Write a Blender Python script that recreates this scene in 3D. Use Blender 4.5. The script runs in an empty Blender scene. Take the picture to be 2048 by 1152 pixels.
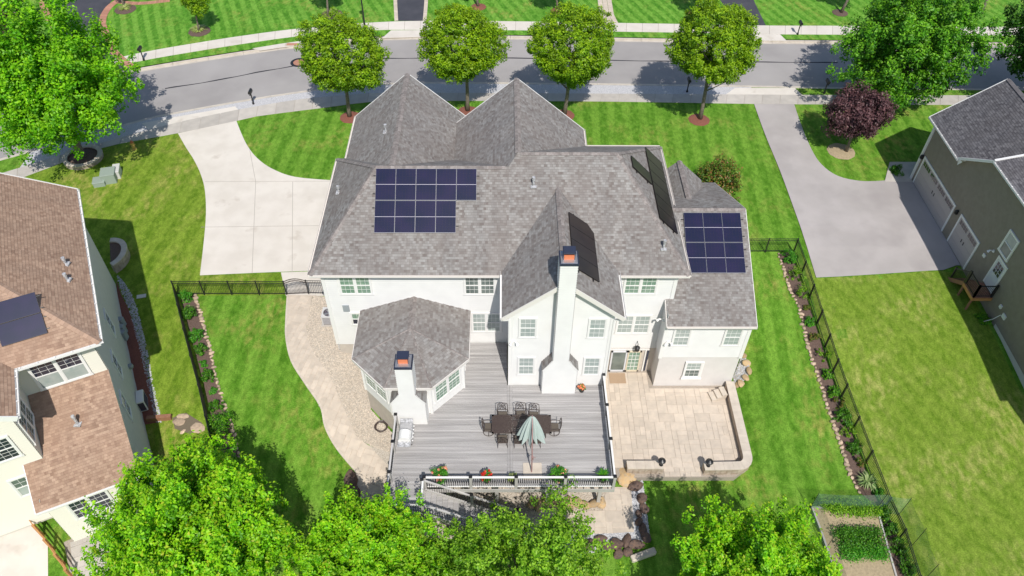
import bpy, bmesh, math, random
import numpy as np
from mathutils import Vector, Matrix
from mathutils.geometry import tessellate_polygon
random.seed(7); RNG = np.random.default_rng(7)
SC = bpy.context.scene
COL = SC.collection
R = math.radians

# ------------------------------------------------------------------ camera, sky, sun, exposure
CAM_H = 35.0
PITCH, ROLL, YAW, FPX = R(46.33), R(.70), R(.89), 1548.0
def cam_axes():
    p, r, y = PITCH, ROLL, YAW
    f = Vector((math.sin(y)*math.cos(p), math.cos(y)*math.cos(p), -math.sin(p)))
    rt = Vector((math.cos(y), -math.sin(y), 0)); up = rt.cross(f)
    return rt*math.cos(r)+up*math.sin(r), -rt*math.sin(r)+up*math.cos(r), f
AR, AU, AF = cam_axes()
cam = bpy.data.objects.new('camera', bpy.data.cameras.new('camera'))
COL.objects.link(cam)
cam.data.sensor_width = 36; cam.data.lens = FPX/2048*36
cam.data.clip_start = .5; cam.data.clip_end = 2000
m = Matrix((( AR.x, AU.x, -AF.x, 0), (AR.y, AU.y, -AF.y, 0), (AR.z, AU.z, -AF.z, CAM_H), (0, 0, 0, 1)))
cam.matrix_world = m
SC.camera = cam
SC.render.resolution_x, SC.render.resolution_y = 1024, 576
SUN_EL, SUN_AZ = R(52.5), R(13)          # azimuth: east of the direction behind the camera
w = bpy.data.worlds.new('World'); SC.world = w; w.use_nodes = True
nt = w.node_tree; bg = nt.nodes['Background']
sky = nt.nodes.new('ShaderNodeTexSky'); sky.sky_type = 'NISHITA'; sky.sun_disc = False
sky.sun_elevation = SUN_EL; sky.sun_rotation = math.pi-SUN_AZ
nt.links.new(sky.outputs[0], bg.inputs[0]); bg.inputs[1].default_value = .12
sl = bpy.data.lights.new('sun', 'SUN'); sl.energy = 4.5; sl.angle = R(.55); sl.color = (1, .955, .89)
so = bpy.data.objects.new('sun', sl); COL.objects.link(so)
to_sun = Vector((math.sin(SUN_AZ)*math.cos(SUN_EL), -math.cos(SUN_AZ)*math.cos(SUN_EL), math.sin(SUN_EL)))
so.rotation_euler = to_sun.to_track_quat('Z', 'Y').to_euler(); so.location = (20, -20, 60)
SC.view_settings.view_transform = 'Standard'; SC.view_settings.look = 'None'
SC.view_settings.exposure = -.08; SC.view_settings.gamma = 1

# ------------------------------------------------------------------ measuring helpers
def ray(px, py):
    d = AF*FPX + AR*(px-1024) - AU*(py-576)
    return d.normalized()
def PZ(px, py, z):
    d = ray(px, py); t = (z-CAM_H)/d.z
    return Vector((d.x*t, d.y*t, z))
def PY(px, py, y):
    d = ray(px, py); t = y/d.y
    return Vector((d.x*t, y, CAM_H+d.z*t))
def PPl(px, py, p0, n):
    d = ray(px, py); c = Vector((0, 0, CAM_H)); t = (Vector(p0)-c).dot(n)/d.dot(n)
    return c+d*t

def interp(v, xs, ys):
    return float(np.interp(v, xs, ys))
def f_ground(x, y):
    left = interp(y, [12, 17, 20, 24, 29, 36, 45], [-3.4, -3.1, -2.6, -1.7, -.97, -.8, -.7])
    mid = interp(y, [12, 17, 21, 26, 30, 34, 40], [-3.5, -3.3, -3.2, -3.1, -3.1, -1.2, -.7])
    rgt = interp(y, [12, 18, 23, 28, 33, 39], [-3.3, -3.1, -2.85, -2.3, -1.3, -.7])
    far = interp(y, [12, 20, 30, 39], [-2.4, -1.9, -.9, -.7])
    return interp(x, [-60, -22, -10, -6, 7, 14, 16, 22, 28, 60],
                  [left, left, left, (left+mid)/2, mid, mid, rgt, rgt*.8+far*.2, far, far])
GX, GY, GN = -80, -10, 2.0
HG = np.array([[f_ground(GX+i*GN, GY+j*GN) for j in range(81)] for i in range(81)])
def h(x, y):
    a = min(max((x-GX)/GN, 0), 79.999); b = min(max((y-GY)/GN, 0), 79.999)
    i, j = int(a), int(b); a -= i; b -= j
    return float((HG[i, j]*(1-a)+HG[i+1, j]*a)*(1-b)+(HG[i, j+1]*(1-a)+HG[i+1, j+1]*a)*b)
def G(px, py, up=0.0):
    """the ground point seen at a pixel of the photograph (up: a point this high above the ground)"""
    z = -1.5
    for _ in range(25):
        p = PZ(px, py, z+up); z = z*.35+h(p.x, p.y)*.65
    p = PZ(px, py, z+up); return Vector((p.x, p.y, z))

# ------------------------------------------------------------------ object helpers
def tag(o, label=None, cat=None, group=None, kind=None):
    if label: o['label'] = label
    if cat: o['category'] = cat
    if group: o['group'] = group
    if kind: o['kind'] = kind
    return o
def thing(name, label, cat, loc=(0, 0, 0), group=None, rz=0):
    o = bpy.data.objects.new(name, None); COL.objects.link(o); o.location = loc
    o.rotation_euler = (0, 0, rz); o.empty_display_size = .3
    return tag(o, label, cat, group)
def rootloc(o):
    p = Vector((0, 0, 0))
    while o is not None: p += o.location; o = o.parent
    return p
def link(name, me, mat, parent=None, loc=None):
    o = bpy.data.objects.new(name, me); COL.objects.link(o)
    if mat is not None and not me.materials:
        for mm in (mat if isinstance(mat, (list, tuple)) else [mat]): me.materials.append(mm)
    if parent is not None: o.parent = parent
    if loc is not None: o.location = loc
    return o
class MB:
    def __init__(s): s.v = []; s.f = []; s.uv = None; s.mi = []
    def add(s, vs, fs, mi=0):
        b = len(s.v); s.v += [tuple(v) for v in vs]
        for f in fs: s.f.append(tuple(i+b for i in f)); s.mi.append(mi)
        return s
    def box(s, x0, y0, z0, x1, y1, z1, mi=0):
        return s.add([(x0,y0,z0),(x1,y0,z0),(x1,y1,z0),(x0,y1,z0),(x0,y0,z1),(x1,y0,z1),(x1,y1,z1),(x0,y1,z1)],
                     [(3,2,1,0),(4,5,6,7),(0,1,5,4),(1,2,6,5),(2,3,7,6),(3,0,4,7)], mi)
    def frame(s, o, u, v, n, u0, u1, v0, v1, n0, n1, mi=0):
        """box in a local frame"""
        o, u, v, n = Vector(o), Vector(u), Vector(v), Vector(n)
        P = [o+u*a+v*b+n*c for c in (n0, n1) for a, b in ((u0, v0), (u1, v0), (u1, v1), (u0, v1))]
        return s.add(P, [(3,2,1,0),(4,5,6,7),(0,1,5,4),(1,2,6,5),(2,3,7,6),(3,0,4,7)], mi)
    def bar(s, p, q, wd, ht=None, mi=0, up=(0, 0, 1)):
        p, q = Vector(p), Vector(q); d = (q-p)
        L = d.length
        if L < 1e-6: return s
        d /= L; ht = wd if ht is None else ht
        upv = Vector(up)
        if abs(d.dot(upv)) > .98: upv = Vector((0, 1, 0))
        a = d.cross(upv).normalized(); b = a.cross(d)
        return s.frame(p, d, a, b, 0, L, -wd/2, wd/2, -ht/2, ht/2, mi)
    def tube(s, pts, r, n=8, mi=0, cap=True):
        pts = [Vector(p) for p in pts]; k = len(pts); rs = r if isinstance(r, (list, tuple)) else [r]*k
        b = len(s.v); prev = None
        for i, p in enumerate(pts):
            d = (pts[min(i+1, k-1)]-pts[max(i-1, 0)]).normalized()
            a = d.cross(Vector((0, 0, 1))) if prev is None else prev-d*prev.dot(d)
            if a.length < 1e-3: a = d.cross(Vector((0, 1, 0)))
            a.normalize(); prev = a; c = d.cross(a)
            for j in range(n):
                t = 2*math.pi*j/n; s.v.append(tuple(p+(a*math.cos(t)+c*math.sin(t))*rs[i]))
        for i in range(k-1):
            for j in range(n):
                j2 = (j+1) % n; s.f.append((b+i*n+j, b+i*n+j2, b+(i+1)*n+j2, b+(i+1)*n+j)); s.mi.append(mi)
        if cap:
            s.f.append(tuple(b+j for j in range(n))[::-1]); s.mi.append(mi)
            s.f.append(tuple(b+(k-1)*n+j for j in range(n))); s.mi.append(mi)
        return s
    def lathe(s, c, prof, n=16, mi=0):
        b = len(s.v); k = len(prof)
        for r, z in prof:
            for j in range(n):
                t = 2*math.pi*j/n; s.v.append((c[0]+r*math.cos(t), c[1]+r*math.sin(t), c[2]+z))
        for i in range(k-1):
            for j in range(n):
                j2 = (j+1) % n; s.f.append((b+i*n+j, b+i*n+j2, b+(i+1)*n+j2, b+(i+1)*n+j)); s.mi.append(mi)
        s.f.append(tuple(b+j for j in range(n))[::-1]); s.mi.append(mi)
        s.f.append(tuple(b+(k-1)*n+j for j in range(n))); s.mi.append(mi)
        return s
    def prism(s, poly, z0, z1, mi=0):
        n = len(poly); a = sum(poly[i][0]*poly[(i+1)%n][1]-poly[(i+1)%n][0]*poly[i][1] for i in range(n))
        if a < 0: poly = poly[::-1]
        f0 = z0 if callable(z0) else (lambda x, y: z0); f1 = z1 if callable(z1) else (lambda x, y: z1)
        vs = [(p[0], p[1], f0(p[0], p[1])) for p in poly]+[(p[0], p[1], f1(p[0], p[1])) for p in poly]
        return s.add(vs, [tuple(range(n))[::-1], tuple(range(n, 2*n))]+[(i, (i+1)%n, n+(i+1)%n, n+i) for i in range(n)], mi)
    def mesh(s, name, org=(0, 0, 0), smooth=False):
        me = bpy.data.meshes.new(name); o = Vector(org)
        me.from_pydata([(v[0]-o.x, v[1]-o.y, v[2]-o.z) for v in s.v], [], s.f)
        if any(s.mi): me.polygons.foreach_set('material_index', s.mi)
        if smooth: me.polygons.foreach_set('use_smooth', [True]*len(s.f))
        if s.uv is not None:
            l = me.uv_layers.new(name='UVMap'); l.data.foreach_set('uv', np.array(s.uv, dtype=np.float32).ravel())
        me.update(); return me
    def build(s, name, mat, parent=None, smooth=False, bevel=0):
        org = rootloc(parent) if parent is not None else Vector((0, 0, 0))
        o = link(name, s.mesh(name, org, smooth), mat, parent)
        if bevel:
            b = o.modifiers.new('b', 'BEVEL'); b.width = bevel; b.segments = 1; b.limit_method = 'ANGLE'
        return o
def copy_tree(o, parent=None):
    c = o.copy(); COL.objects.link(c); c.parent = parent
    for ch in list(o.children): copy_tree(ch, c)
    return c
def place(o, loc, rz=0, label=None, scale=None):
    o.location = loc; o.rotation_euler = (0, 0, rz)
    if label: o['label'] = label
    if scale is not None: o.scale = scale if hasattr(scale, '__len__') else (scale,)*3
    return o

# ------------------------------------------------------------------ materials
def mat(name, base, rough=.8, c2=None, scale=4, detail=4, bump=0, bscale=30, metal=0, spec=.5, coord='pos', contrast=(.35, .65),
        c3=None, s3=.3, t3=(.55, .7), island=0.0, stretch=None):
    m = bpy.data.materials.new(name); m.use_nodes = True; nt = m.node_tree; N, L = nt.nodes, nt.links
    b = N['Principled BSDF']; b.inputs['Roughness'].default_value = rough; b.inputs['Metallic'].default_value = metal
    b.inputs['Specular IOR Level'].default_value = spec
    base = tuple(base)+(1,); col = None
    if coord == 'pos': co = N.new('ShaderNodeNewGeometry').outputs['Position']
    elif coord == 'uv': co = N.new('ShaderNodeTexCoord').outputs['UV']
    else: co = N.new('ShaderNodeTexCoord').outputs['Object']
    if stretch:
        mp = N.new('ShaderNodeMapping'); mp.inputs['Scale'].default_value = stretch; L.new(co, mp.inputs[0]); co = mp.outputs[0]
    def noise(sc, dt=4):
        n = N.new('ShaderNodeTexNoise'); n.inputs['Scale'].default_value = sc; n.inputs['Detail'].default_value = dt
        L.new(co, n.inputs['Vector']); return n.outputs['Fac']
    def rng(fac, lo, hi):
        r = N.new('ShaderNodeMapRange'); r.inputs['From Min'].default_value = lo; r.inputs['From Max'].default_value = hi
        L.new(fac, r.inputs['Value']); return r.outputs[0]
    def mix(fac, a, c):
        x = N.new('ShaderNodeMix'); x.data_type = 'RGBA'
        if hasattr(fac, 'is_linked'): L.new(fac, x.inputs[0])
        else: x.inputs[0].default_value = fac
        for s_, vv in ((6, a), (7, c)):
            if hasattr(vv, 'is_linked'): L.new(vv, x.inputs[s_])
            else: x.inputs[s_].default_value = tuple(vv)[:3]+(1,)
        return x.outputs[2]
    col = base
    if c2 is not None: col = mix(rng(noise(scale, detail), *contrast), col, c2)
    if c3 is not None: col = mix(rng(noise(s3, 3), *t3), col, c3)
    if island:
        g = N.new('ShaderNodeNewGeometry'); o_ = N.new('ShaderNodeObjectInfo')
        ad = N.new('ShaderNodeMath'); ad.operation = 'ADD'; L.new(g.outputs['Random Per Island'], ad.inputs[0]); L.new(o_.outputs['Random'], ad.inputs[1])
        fr = N.new('ShaderNodeMath'); fr.operation = 'FRACT'; L.new(ad.outputs[0], fr.inputs[0])
        hs = N.new('ShaderNodeHueSaturation'); hs.inputs['Saturation'].default_value = 1
        r = N.new('ShaderNodeMapRange'); r.inputs['To Min'].default_value = 1-island; r.inputs['To Max'].default_value = 1+island
        L.new(fr.outputs[0], r.inputs[0]); L.new(r.outputs[0], hs.inputs['Value'])
        if hasattr(col, 'is_linked'): L.new(col, hs.inputs['Color'])
        else: hs.inputs['Color'].default_value = col
        col = hs.outputs[0]
    if hasattr(col, 'is_linked'): L.new(col, b.inputs['Base Color'])
    else: b.inputs['Base Color'].default_value = col
    if bump:
        bp = N.new('ShaderNodeBump'); bp.inputs['Strength'].default_value = bump; bp.inputs['Distance'].default_value = .02
        L.new(noise(bscale, 3), bp.inputs['Height']); L.new(bp.outputs[0], b.inputs['Normal'])
    m['mix'] = 0
    return m
def shingle(name, ca, cb, cc, wear):
    m = bpy.data.materials.new(name); m.use_nodes = True; nt = m.node_tree; N, L = nt.nodes, nt.links
    b = N['Principled BSDF']; b.inputs['Roughness'].default_value = .95; b.inputs['Specular IOR Level'].default_value = .2
    tc = N.new('ShaderNodeTexCoord').outputs['UV']
    def brick(wd, off, c1, c2, bias):
        t = N.new('ShaderNodeTexBrick'); t.offset = off; t.inputs['Scale'].default_value = 1
        t.inputs['Brick Width'].default_value = wd; t.inputs['Row Height'].default_value = .143
        t.inputs['Mortar Size'].default_value = .004; t.inputs['Mortar Smooth'].default_value = .3; t.inputs['Bias'].default_value = bias
        t.inputs['Color1'].default_value = c1+(1,); t.inputs['Color2'].default_value = c2+(1,)
        t.inputs['Mortar'].default_value = tuple(x*.55 for x in c1)+(1,)
        L.new(tc, t.inputs['Vector']); return t
    t1 = brick(.16, .37, ca, cb, -.1); t2 = brick(.23, .61, cc, cb, -.1)
    def mix(f, a, c, mode='MIX'):
        x = N.new('ShaderNodeMix'); x.data_type = 'RGBA'; x.blend_type = mode
        if hasattr(f, 'is_linked'): L.new(f, x.inputs[0])
        else: x.inputs[0].default_value = f
        for s_, vv in ((6, a), (7, c)):
            if hasattr(vv, 'is_linked'): L.new(vv, x.inputs[s_])
            else: x.inputs[s_].default_value = vv+(1,)
        return x.outputs[2]
    def noise(sc, lo, hi, mp=None):
        n = N.new('ShaderNodeTexNoise'); n.inputs['Scale'].default_value = sc; n.inputs['Detail'].default_value = 5
        v = tc
        if mp:
            q = N.new('ShaderNodeMapping'); q.inputs['Scale'].default_value = mp; L.new(tc, q.inputs[0]); v = q.outputs[0]
        L.new(v, n.inputs['Vector'])
        r = N.new('ShaderNodeMapRange'); r.inputs['From Min'].default_value = lo; r.inputs['From Max'].default_value = hi
        L.new(n.outputs[0], r.inputs[0]); return r.outputs[0]
    c = mix(.38, t1.outputs['Color'], t2.outputs['Color'])
    c = mix(noise(.45, .45, .9, (1, .5, 1)), c, wear)
    c2 = mix(.35, c, mix(noise(.9, .35, .7, (1.4, .35, 1)), (.75, .75, .76), (1.15, 1.1, 1.06)), 'MULTIPLY')
    c2 = mix(.55, c2, mix(noise(45, .3, .7), (.8, .8, .8), (1.15, 1.15, 1.15)), 'MULTIPLY')
    L.new(c2, b.inputs['Base Color'])
    bp = N.new('ShaderNodeBump'); bp.inputs['Strength'].default_value = .35; bp.inputs['Distance'].default_value = .015
    L.new(t1.outputs['Fac'], bp.inputs['Height']); bp.invert = True; L.new(bp.outputs[0], b.inputs['Normal'])
    return m
def lawn_mat(name, ca, cb, dry, angle, stripe=.5, dryt=(.58, .75), width=1.1):
    m = bpy.data.materials.new(name); m.use_nodes = True; nt = m.node_tree; N, L = nt.nodes, nt.links
    b = N['Principled BSDF']; b.inputs['Roughness'].default_value = .9; b.inputs['Specular IOR Level'].default_value = .15
    g = N.new('ShaderNodeNewGeometry').outputs['Position']
    def noise(sc, lo, hi, dt=4, vec=None):
        n = N.new('ShaderNodeTexNoise'); n.inputs['Scale'].default_value = sc; n.inputs['Detail'].default_value = dt
        L.new(vec or g, n.inputs['Vector'])
        r = N.new('ShaderNodeMapRange'); r.inputs['From Min'].default_value = lo; r.inputs['From Max'].default_value = hi
        L.new(n.outputs[0], r.inputs[0]); return r.outputs[0]
    def mix(f, a, c, mode='MIX'):
        x = N.new('ShaderNodeMix'); x.data_type = 'RGBA'; x.blend_type = mode
        if hasattr(f, 'is_linked'): L.new(f, x.inputs[0])
        else: x.inputs[0].default_value = f
        for s_, vv in ((6, a), (7, c)):
            if hasattr(vv, 'is_linked'): L.new(vv, x.inputs[s_])
            else: x.inputs[s_].default_value = vv+(1,)
        return x.outputs[2]
    def math_(op, a, c):
        x = N.new('ShaderNodeMath'); x.operation = op
        for i, vv in enumerate((a, c)):
            if hasattr(vv, 'is_linked'): L.new(vv, x.inputs[i])
            else: x.inputs[i].default_value = vv
        return x.outputs[0]
    mp = N.new('ShaderNodeMapping'); mp.vector_type = 'POINT'; mp.inputs['Rotation'].default_value = (0, 0, R(angle)); L.new(g, mp.inputs[0])
    wv = N.new('ShaderNodeTexWave'); wv.bands_direction = 'X'; wv.wave_profile = 'SIN'
    wv.inputs['Scale'].default_value = .314/width/1.0; wv.inputs['Distortion'].default_value = 2.2; wv.inputs['Detail'].default_value = 3
    wv.inputs['Detail Scale'].default_value = .35; L.new(mp.outputs[0], wv.inputs[0])
    r = N.new('ShaderNodeMapRange'); r.inputs['From Min'].default_value = .3; r.inputs['From Max'].default_value = .7; L.new(wv.outputs['Fac'], r.inputs[0])
    f = math_('MULTIPLY', r.outputs[0], noise(.25, .25, .5))
    c = mix(math_('MULTIPLY', f, stripe), ca, cb)
    st = N.new('ShaderNodeMapping'); st.inputs['Rotation'].default_value = (0, 0, R(angle)); st.inputs['Scale'].default_value = (1.3, .75, 1); L.new(g, st.inputs[0])
    c = mix(math_('MULTIPLY', noise(1.6, .4, .68, 6, st.outputs[0]), .55), c, cb)
    d = math_('MULTIPLY', noise(.35, dryt[0]-.12, dryt[1]-.08, 3), noise(2.2, .42, .7, 6, st.outputs[0]))
    c = mix(d, c, dry)
    c = mix(.8, c, mix(noise(14, .3, .7, 5), (.62, .66, .55), (1.3, 1.26, 1.3)), 'MULTIPLY')
    c = mix(.55, c, mix(noise(55, .3, .7, 2), (.6, .62, .55), (1.3, 1.3, 1.3)), 'MULTIPLY')
    c = mix(.85, c, mix(noise(3.2, .32, .68, 6, st.outputs[0]), (.74, .78, .66), (1.26, 1.2, 1.3)), 'MULTIPLY')
    L.new(c, b.inputs['Base Color'])
    bp = N.new('ShaderNodeBump'); bp.inputs['Strength'].default_value = .9; bp.inputs['Distance'].default_value = .05
    L.new(noise(28, .2, .8, 5), bp.inputs['Height']); L.new(bp.outputs[0], b.inputs['Normal'])
    return m
def leaf_mat(name, cols, trans=.35, rough=.45):
    m = bpy.data.materials.new(name); m.use_nodes = True; nt = m.node_tree; N, L = nt.nodes, nt.links
    b = N['Principled BSDF']; out = N['Material Output']; b.inputs['Roughness'].default_value = rough
    b.inputs['Specular IOR Level'].default_value = .35
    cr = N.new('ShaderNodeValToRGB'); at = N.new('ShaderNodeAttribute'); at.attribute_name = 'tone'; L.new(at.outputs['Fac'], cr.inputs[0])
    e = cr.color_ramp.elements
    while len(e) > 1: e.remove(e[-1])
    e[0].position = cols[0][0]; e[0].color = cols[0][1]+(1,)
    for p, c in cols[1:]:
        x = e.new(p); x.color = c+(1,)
    n = N.new('ShaderNodeTexNoise'); n.inputs['Scale'].default_value = .9; n.inputs['Detail'].default_value = 2
    L.new(N.new('ShaderNodeTexCoord').outputs['Object'], n.inputs['Vector'])
    hs = N.new('ShaderNodeHueSaturation'); r = N.new('ShaderNodeMapRange'); r.inputs['From Min'].default_value = .35; r.inputs['From Max'].default_value = .65
    r.inputs['To Min'].default_value = .78; r.inputs['To Max'].default_value = 1.22
    L.new(n.outputs[0], r.inputs[0]); L.new(r.outputs[0], hs.inputs['Value']); L.new(cr.outputs[0], hs.inputs['Color'])
    L.new(hs.outputs[0], b.inputs['Base Color'])
    t = N.new('ShaderNodeBsdfTranslucent'); L.new(hs.outputs[0], t.inputs[0])
    mx = N.new('ShaderNodeMixShader'); mx.inputs[0].default_value = trans
    L.new(b.outputs[0], mx.inputs[1]); L.new(t.outputs[0], mx.inputs[2]); L.new(mx.outputs[0], out.inputs[0])
    return m
M = {}
M['shingle'] = shingle('grey_shingle', (.320, .308, .294), (.155, .128, .116), (.370, .366, .354), (.215, .190, .176))
M['shingle_brown'] = shingle('brown_shingle', (.47, .325, .235), (.25, .155, .11), (.50, .355, .26), (.38, .255, .185))
M['shingle_dark'] = shingle('charcoal_shingle', (.17, .165, .175), (.055, .052, .06), (.23, .225, .235), (.12, .11, .11))
M['cap'] = mat('ridge_cap', (.275, .25, .235), .95, c2=(.21, .18, .168), scale=9, island=.22)
M['cap_brown'] = mat('ridge_cap_brown', (.38, .255, .185), .95, island=.12)
M['cap_dark'] = mat('ridge_cap_dark', (.14, .13, .135), .95, island=.15)
M['white'] = mat('white_siding', (.735, .73, .715), .55, c2=(.69, .685, .672), scale=1.2, contrast=(.4, .7), c3=(.70, .69, .66), s3=.35, t3=(.6, .85))
M['trim'] = mat('white_trim', (.82, .81, .79), .45)
M['fascia'] = mat('cream_fascia', (.76, .72, .68), .5)
M['found'] = mat('tan_foundation', (.60, .54, .47), .8, c2=(.55, .49, .43), bump=.2)
M['stucco'] = mat('pinkish_stucco', (.70, .67, .645), .85, c2=(.665, .635, .61), scale=2, bump=.25)
M['cream'] = mat('cream_siding', (.74, .71, .62), .6)
M['taupe'] = mat('taupe_siding', (.62, .595, .53), .65, c2=(.58, .555, .495))
M['olive'] = mat('olive_siding', (.275, .24, .19), .7, c2=(.245, .21, .165), scale=3)
M['glass'] = mat('window_glass', (.10, .13, .12), .06, c2=(.20, .24, .22), scale=1.3, spec=.8)
M['glass_blind'] = mat('window_glass_blind', (.33, .39, .37), .08, c2=(.42, .46, .44), scale=2.5, spec=.7)
M['glass_green'] = mat('window_glass_green', (.16, .27, .20), .08, c2=(.28, .38, .30), scale=2.2, spec=.7)
M['glass_dark'] = mat('dark_glass', (.025, .03, .05), .05, spec=.8)
M['pv'] = mat('pv_cells', (.010, .015, .046), .3, c2=(.018, .017, .058), scale=1.2, spec=.25)
M['pv_black'] = mat('pv_black', (.018, .013, .016), .3, c2=(.032, .024, .022), scale=.9, spec=.45)
M['pv_line'] = mat('pv_busbar', (.62, .58, .66), .4)
M['alu'] = mat('aluminium', (.55, .55, .56), .35, metal=.7)
M['steel'] = mat('galvanised_pipe', (.68, .68, .70), .4, metal=.15, c2=(.3, .3, .3), scale=12)
M['black'] = mat('black_metal', (.02, .02, .022), .4)
M['bronze'] = mat('dark_bronze', (.055, .04, .036), .4, c2=(.09, .065, .055), scale=25)
M['navy'] = mat('dark_flashing', (.05, .06, .10), .35, metal=.3)
M['terra'] = mat('terracotta', (.72, .22, .10), .7)
M['deck'] = mat('grey_deck_board', (.43, .415, .405), .7, c2=(.33, .315, .31), scale=1, coord='pos', stretch=(.35, 9, 9), contrast=(.38, .62), island=.13)
M['railgrey'] = mat('rail_grey', (.55, .53, .515), .6)
M['deckfascia'] = mat('deck_fascia', (.50, .485, .465), .6, c2=(.45, .43, .41), scale=3)
M['under'] = mat('dark_timber', (.12, .10, .08), .9)
M['concrete'] = mat('concrete', (.70, .65, .585), .85, c2=(.63, .58, .515), scale=.8, detail=6, bump=.15, bscale=60, c3=(.47, .41, .345), s3=.7, t3=(.64, .84), island=.035)
M['walk'] = mat('sidewalk_concrete', (.53, .49, .44), .85, c2=(.46, .425, .385), scale=1.5, detail=6, bump=.15, island=.08)
M['kerb'] = mat('kerb_concrete', (.60, .545, .47), .85, c2=(.50, .45, .385), scale=1.6, detail=6)
M['asphalt'] = mat('asphalt', (.35, .33, .32), .92, c2=(.31, .292, .285), scale=.5, detail=8, bump=.3, bscale=90, c3=(.39, .37, .36), s3=.12, t3=(.45, .7))
M['drive'] = mat('pale_asphalt', (.46, .425, .41), .92, c2=(.395, .365, .35), scale=.45, detail=8, bump=.3, bscale=90, c3=(.36, .33, .32), s3=.35, t3=(.48, .72))
M['darkdrive'] = mat('dark_asphalt', (.05, .052, .065), .85, c2=(.07, .07, .085), scale=.8, bump=.2, bscale=80)
M['tar'] = mat('tar_seam', (.028, .028, .035), .8)
M['joint'] = mat('concrete_joint', (.42, .38, .335), .9)
M['paver'] = mat('tan_paver', (.62, .53, .435), .85, c2=(.54, .465, .385), scale=3, bump=.2, island=.085)
M['paverjoint'] = mat('paver_joint_sand', (.33, .28, .235), .95, c2=(.40, .35, .29), scale=20)
M['wallstone'] = mat('seat_wall_stone', (.50, .42, .34), .9, c2=(.38, .29, .22), scale=5, bump=.4, island=.12)
M['wallcap'] = mat('seat_wall_cap', (.62, .545, .455), .85, c2=(.55, .48, .40), scale=3, island=.05)
M['brick'] = mat('brick_paver', (.50, .25, .17), .9, c2=(.42, .20, .14), scale=12, island=.15)
M['mulch'] = mat('brown_mulch', (.10, .066, .052), .95, c2=(.16, .105, .085), scale=16, detail=6, bump=.8, bscale=40)
M['redmulch'] = mat('red_mulch', (.27, .10, .07), .95, c2=(.20, .075, .05), scale=14, detail=6, bump=.8, bscale=40)
M['soil'] = mat('straw_soil', (.44, .35, .22), .95, c2=(.34, .27, .17), scale=9, detail=6, bump=.6, bscale=40)
M['gravelbase'] = mat('gravel_bed', (.40, .345, .28), .95, c2=(.56, .51, .44), scale=22, detail=3, bump=.8, bscale=30, contrast=(.4, .6))
M['pebble'] = mat('tan_pebble', (.55, .48, .40), .8, island=.32)
M['greygravel'] = mat('grey_gravel_bed', (.40, .40, .42), .95, c2=(.62, .61, .62), scale=20, detail=3, bump=.8, bscale=30, contrast=(.4, .6))
M['greypebble'] = mat('grey_pebble', (.52, .52, .54), .8, island=.35)
M['boulder'] = mat('brown_boulder', (.17, .105, .075), .85, c2=(.09, .065, .06), scale=3, detail=8, bump=.7, bscale=10, coord='obj')
M['sandstone'] = mat('sandstone_boulder', (.50, .33, .16), .85, c2=(.40, .31, .2), scale=3, detail=8, bump=.6, bscale=10, coord='obj', island=.2)
M['edgestone'] = mat('edging_stone', (.55, .42, .30), .85, c2=(.40, .30, .22), scale=6, island=.25)
M['bark'] = mat('bark', (.23, .19, .15), .9, c2=(.14, .115, .095), scale=8, bump=.6, bscale=20, coord='obj')
M['wood'] = mat('orange_timber', (.55, .27, .10), .7, c2=(.45, .21, .08), scale=4)
M['brownwood'] = mat('stoop_timber', (.34, .17, .10), .7, c2=(.28, .13, .08), scale=4)
M['green_box'] = mat('utility_green', (.30, .36, .31), .6)
M['hydrant'] = mat('hydrant_yellow', (.62, .42, .12), .5)
M['hydcap'] = mat('hydrant_red', (.50, .15, .06), .5)
M['canvas'] = mat('sage_canvas', (.47, .55, .52), .8, c2=(.40, .48, .45), scale=2, stretch=(3, 3, .6))
M['mauve'] = mat('mauve_pole', (.32, .19, .18), .4)
M['door'] = mat('cream_door', (.66, .58, .44), .5)
M['doorw'] = mat('white_door', (.66, .67, .70), .5)
M['garage'] = mat('taupe_garage_door', (.47, .42, .41), .55)
M['mat_tan'] = mat('tan_mat', (.42, .30, .20), .95, c2=(.37, .26, .17), scale=30)
M['acw'] = mat('ac_casing', (.62, .61, .60), .5)
M['acd'] = mat('ac_coil', (.06, .045, .075), .6)
M['grey'] = mat('grey_plastic', (.33, .36, .38), .5)
M['gdirt'] = mat('bare_soil', (.16, .13, .09), .95)
M['lawn'] = lawn_mat('lawn_lush', (.100, .26, .018), (.195, .39, .045), (.36, .38, .09), 3, .8, (.58, .76), 1.3)
M['lawn_side'] = lawn_mat('lawn_side', (.145, .26, .018), (.25, .37, .042), (.42, .41, .11), 8, .7, (.57, .74), 1.4)
M['lawn_dry'] = lawn_mat('lawn_patchy', (.17, .29, .026), (.25, .36, .05), (.42, .44, .13), -25, .5, (.56, .74))
M['lawn_far'] = lawn_mat('lawn_far', (.09, .28, .022), (.19, .42, .055), (.36, .40, .09), -22, .95, (.62, .8), 1.0)
G1 = (.055, .21, .006); G2 = (.15, .46, .008); G3 = (.33, .68, .012)
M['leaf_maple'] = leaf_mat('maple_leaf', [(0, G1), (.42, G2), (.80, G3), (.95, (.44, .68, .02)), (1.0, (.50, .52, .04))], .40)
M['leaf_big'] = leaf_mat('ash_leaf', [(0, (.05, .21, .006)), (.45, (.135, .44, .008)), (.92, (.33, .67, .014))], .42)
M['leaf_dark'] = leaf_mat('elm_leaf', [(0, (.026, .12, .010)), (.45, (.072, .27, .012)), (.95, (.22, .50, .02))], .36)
M['leaf_zelk'] = leaf_mat('zelkova_leaf', [(0, (.075, .19, .006)), (.45, (.18, .36, .008)), (.92, (.37, .56, .014))], .40)
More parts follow.
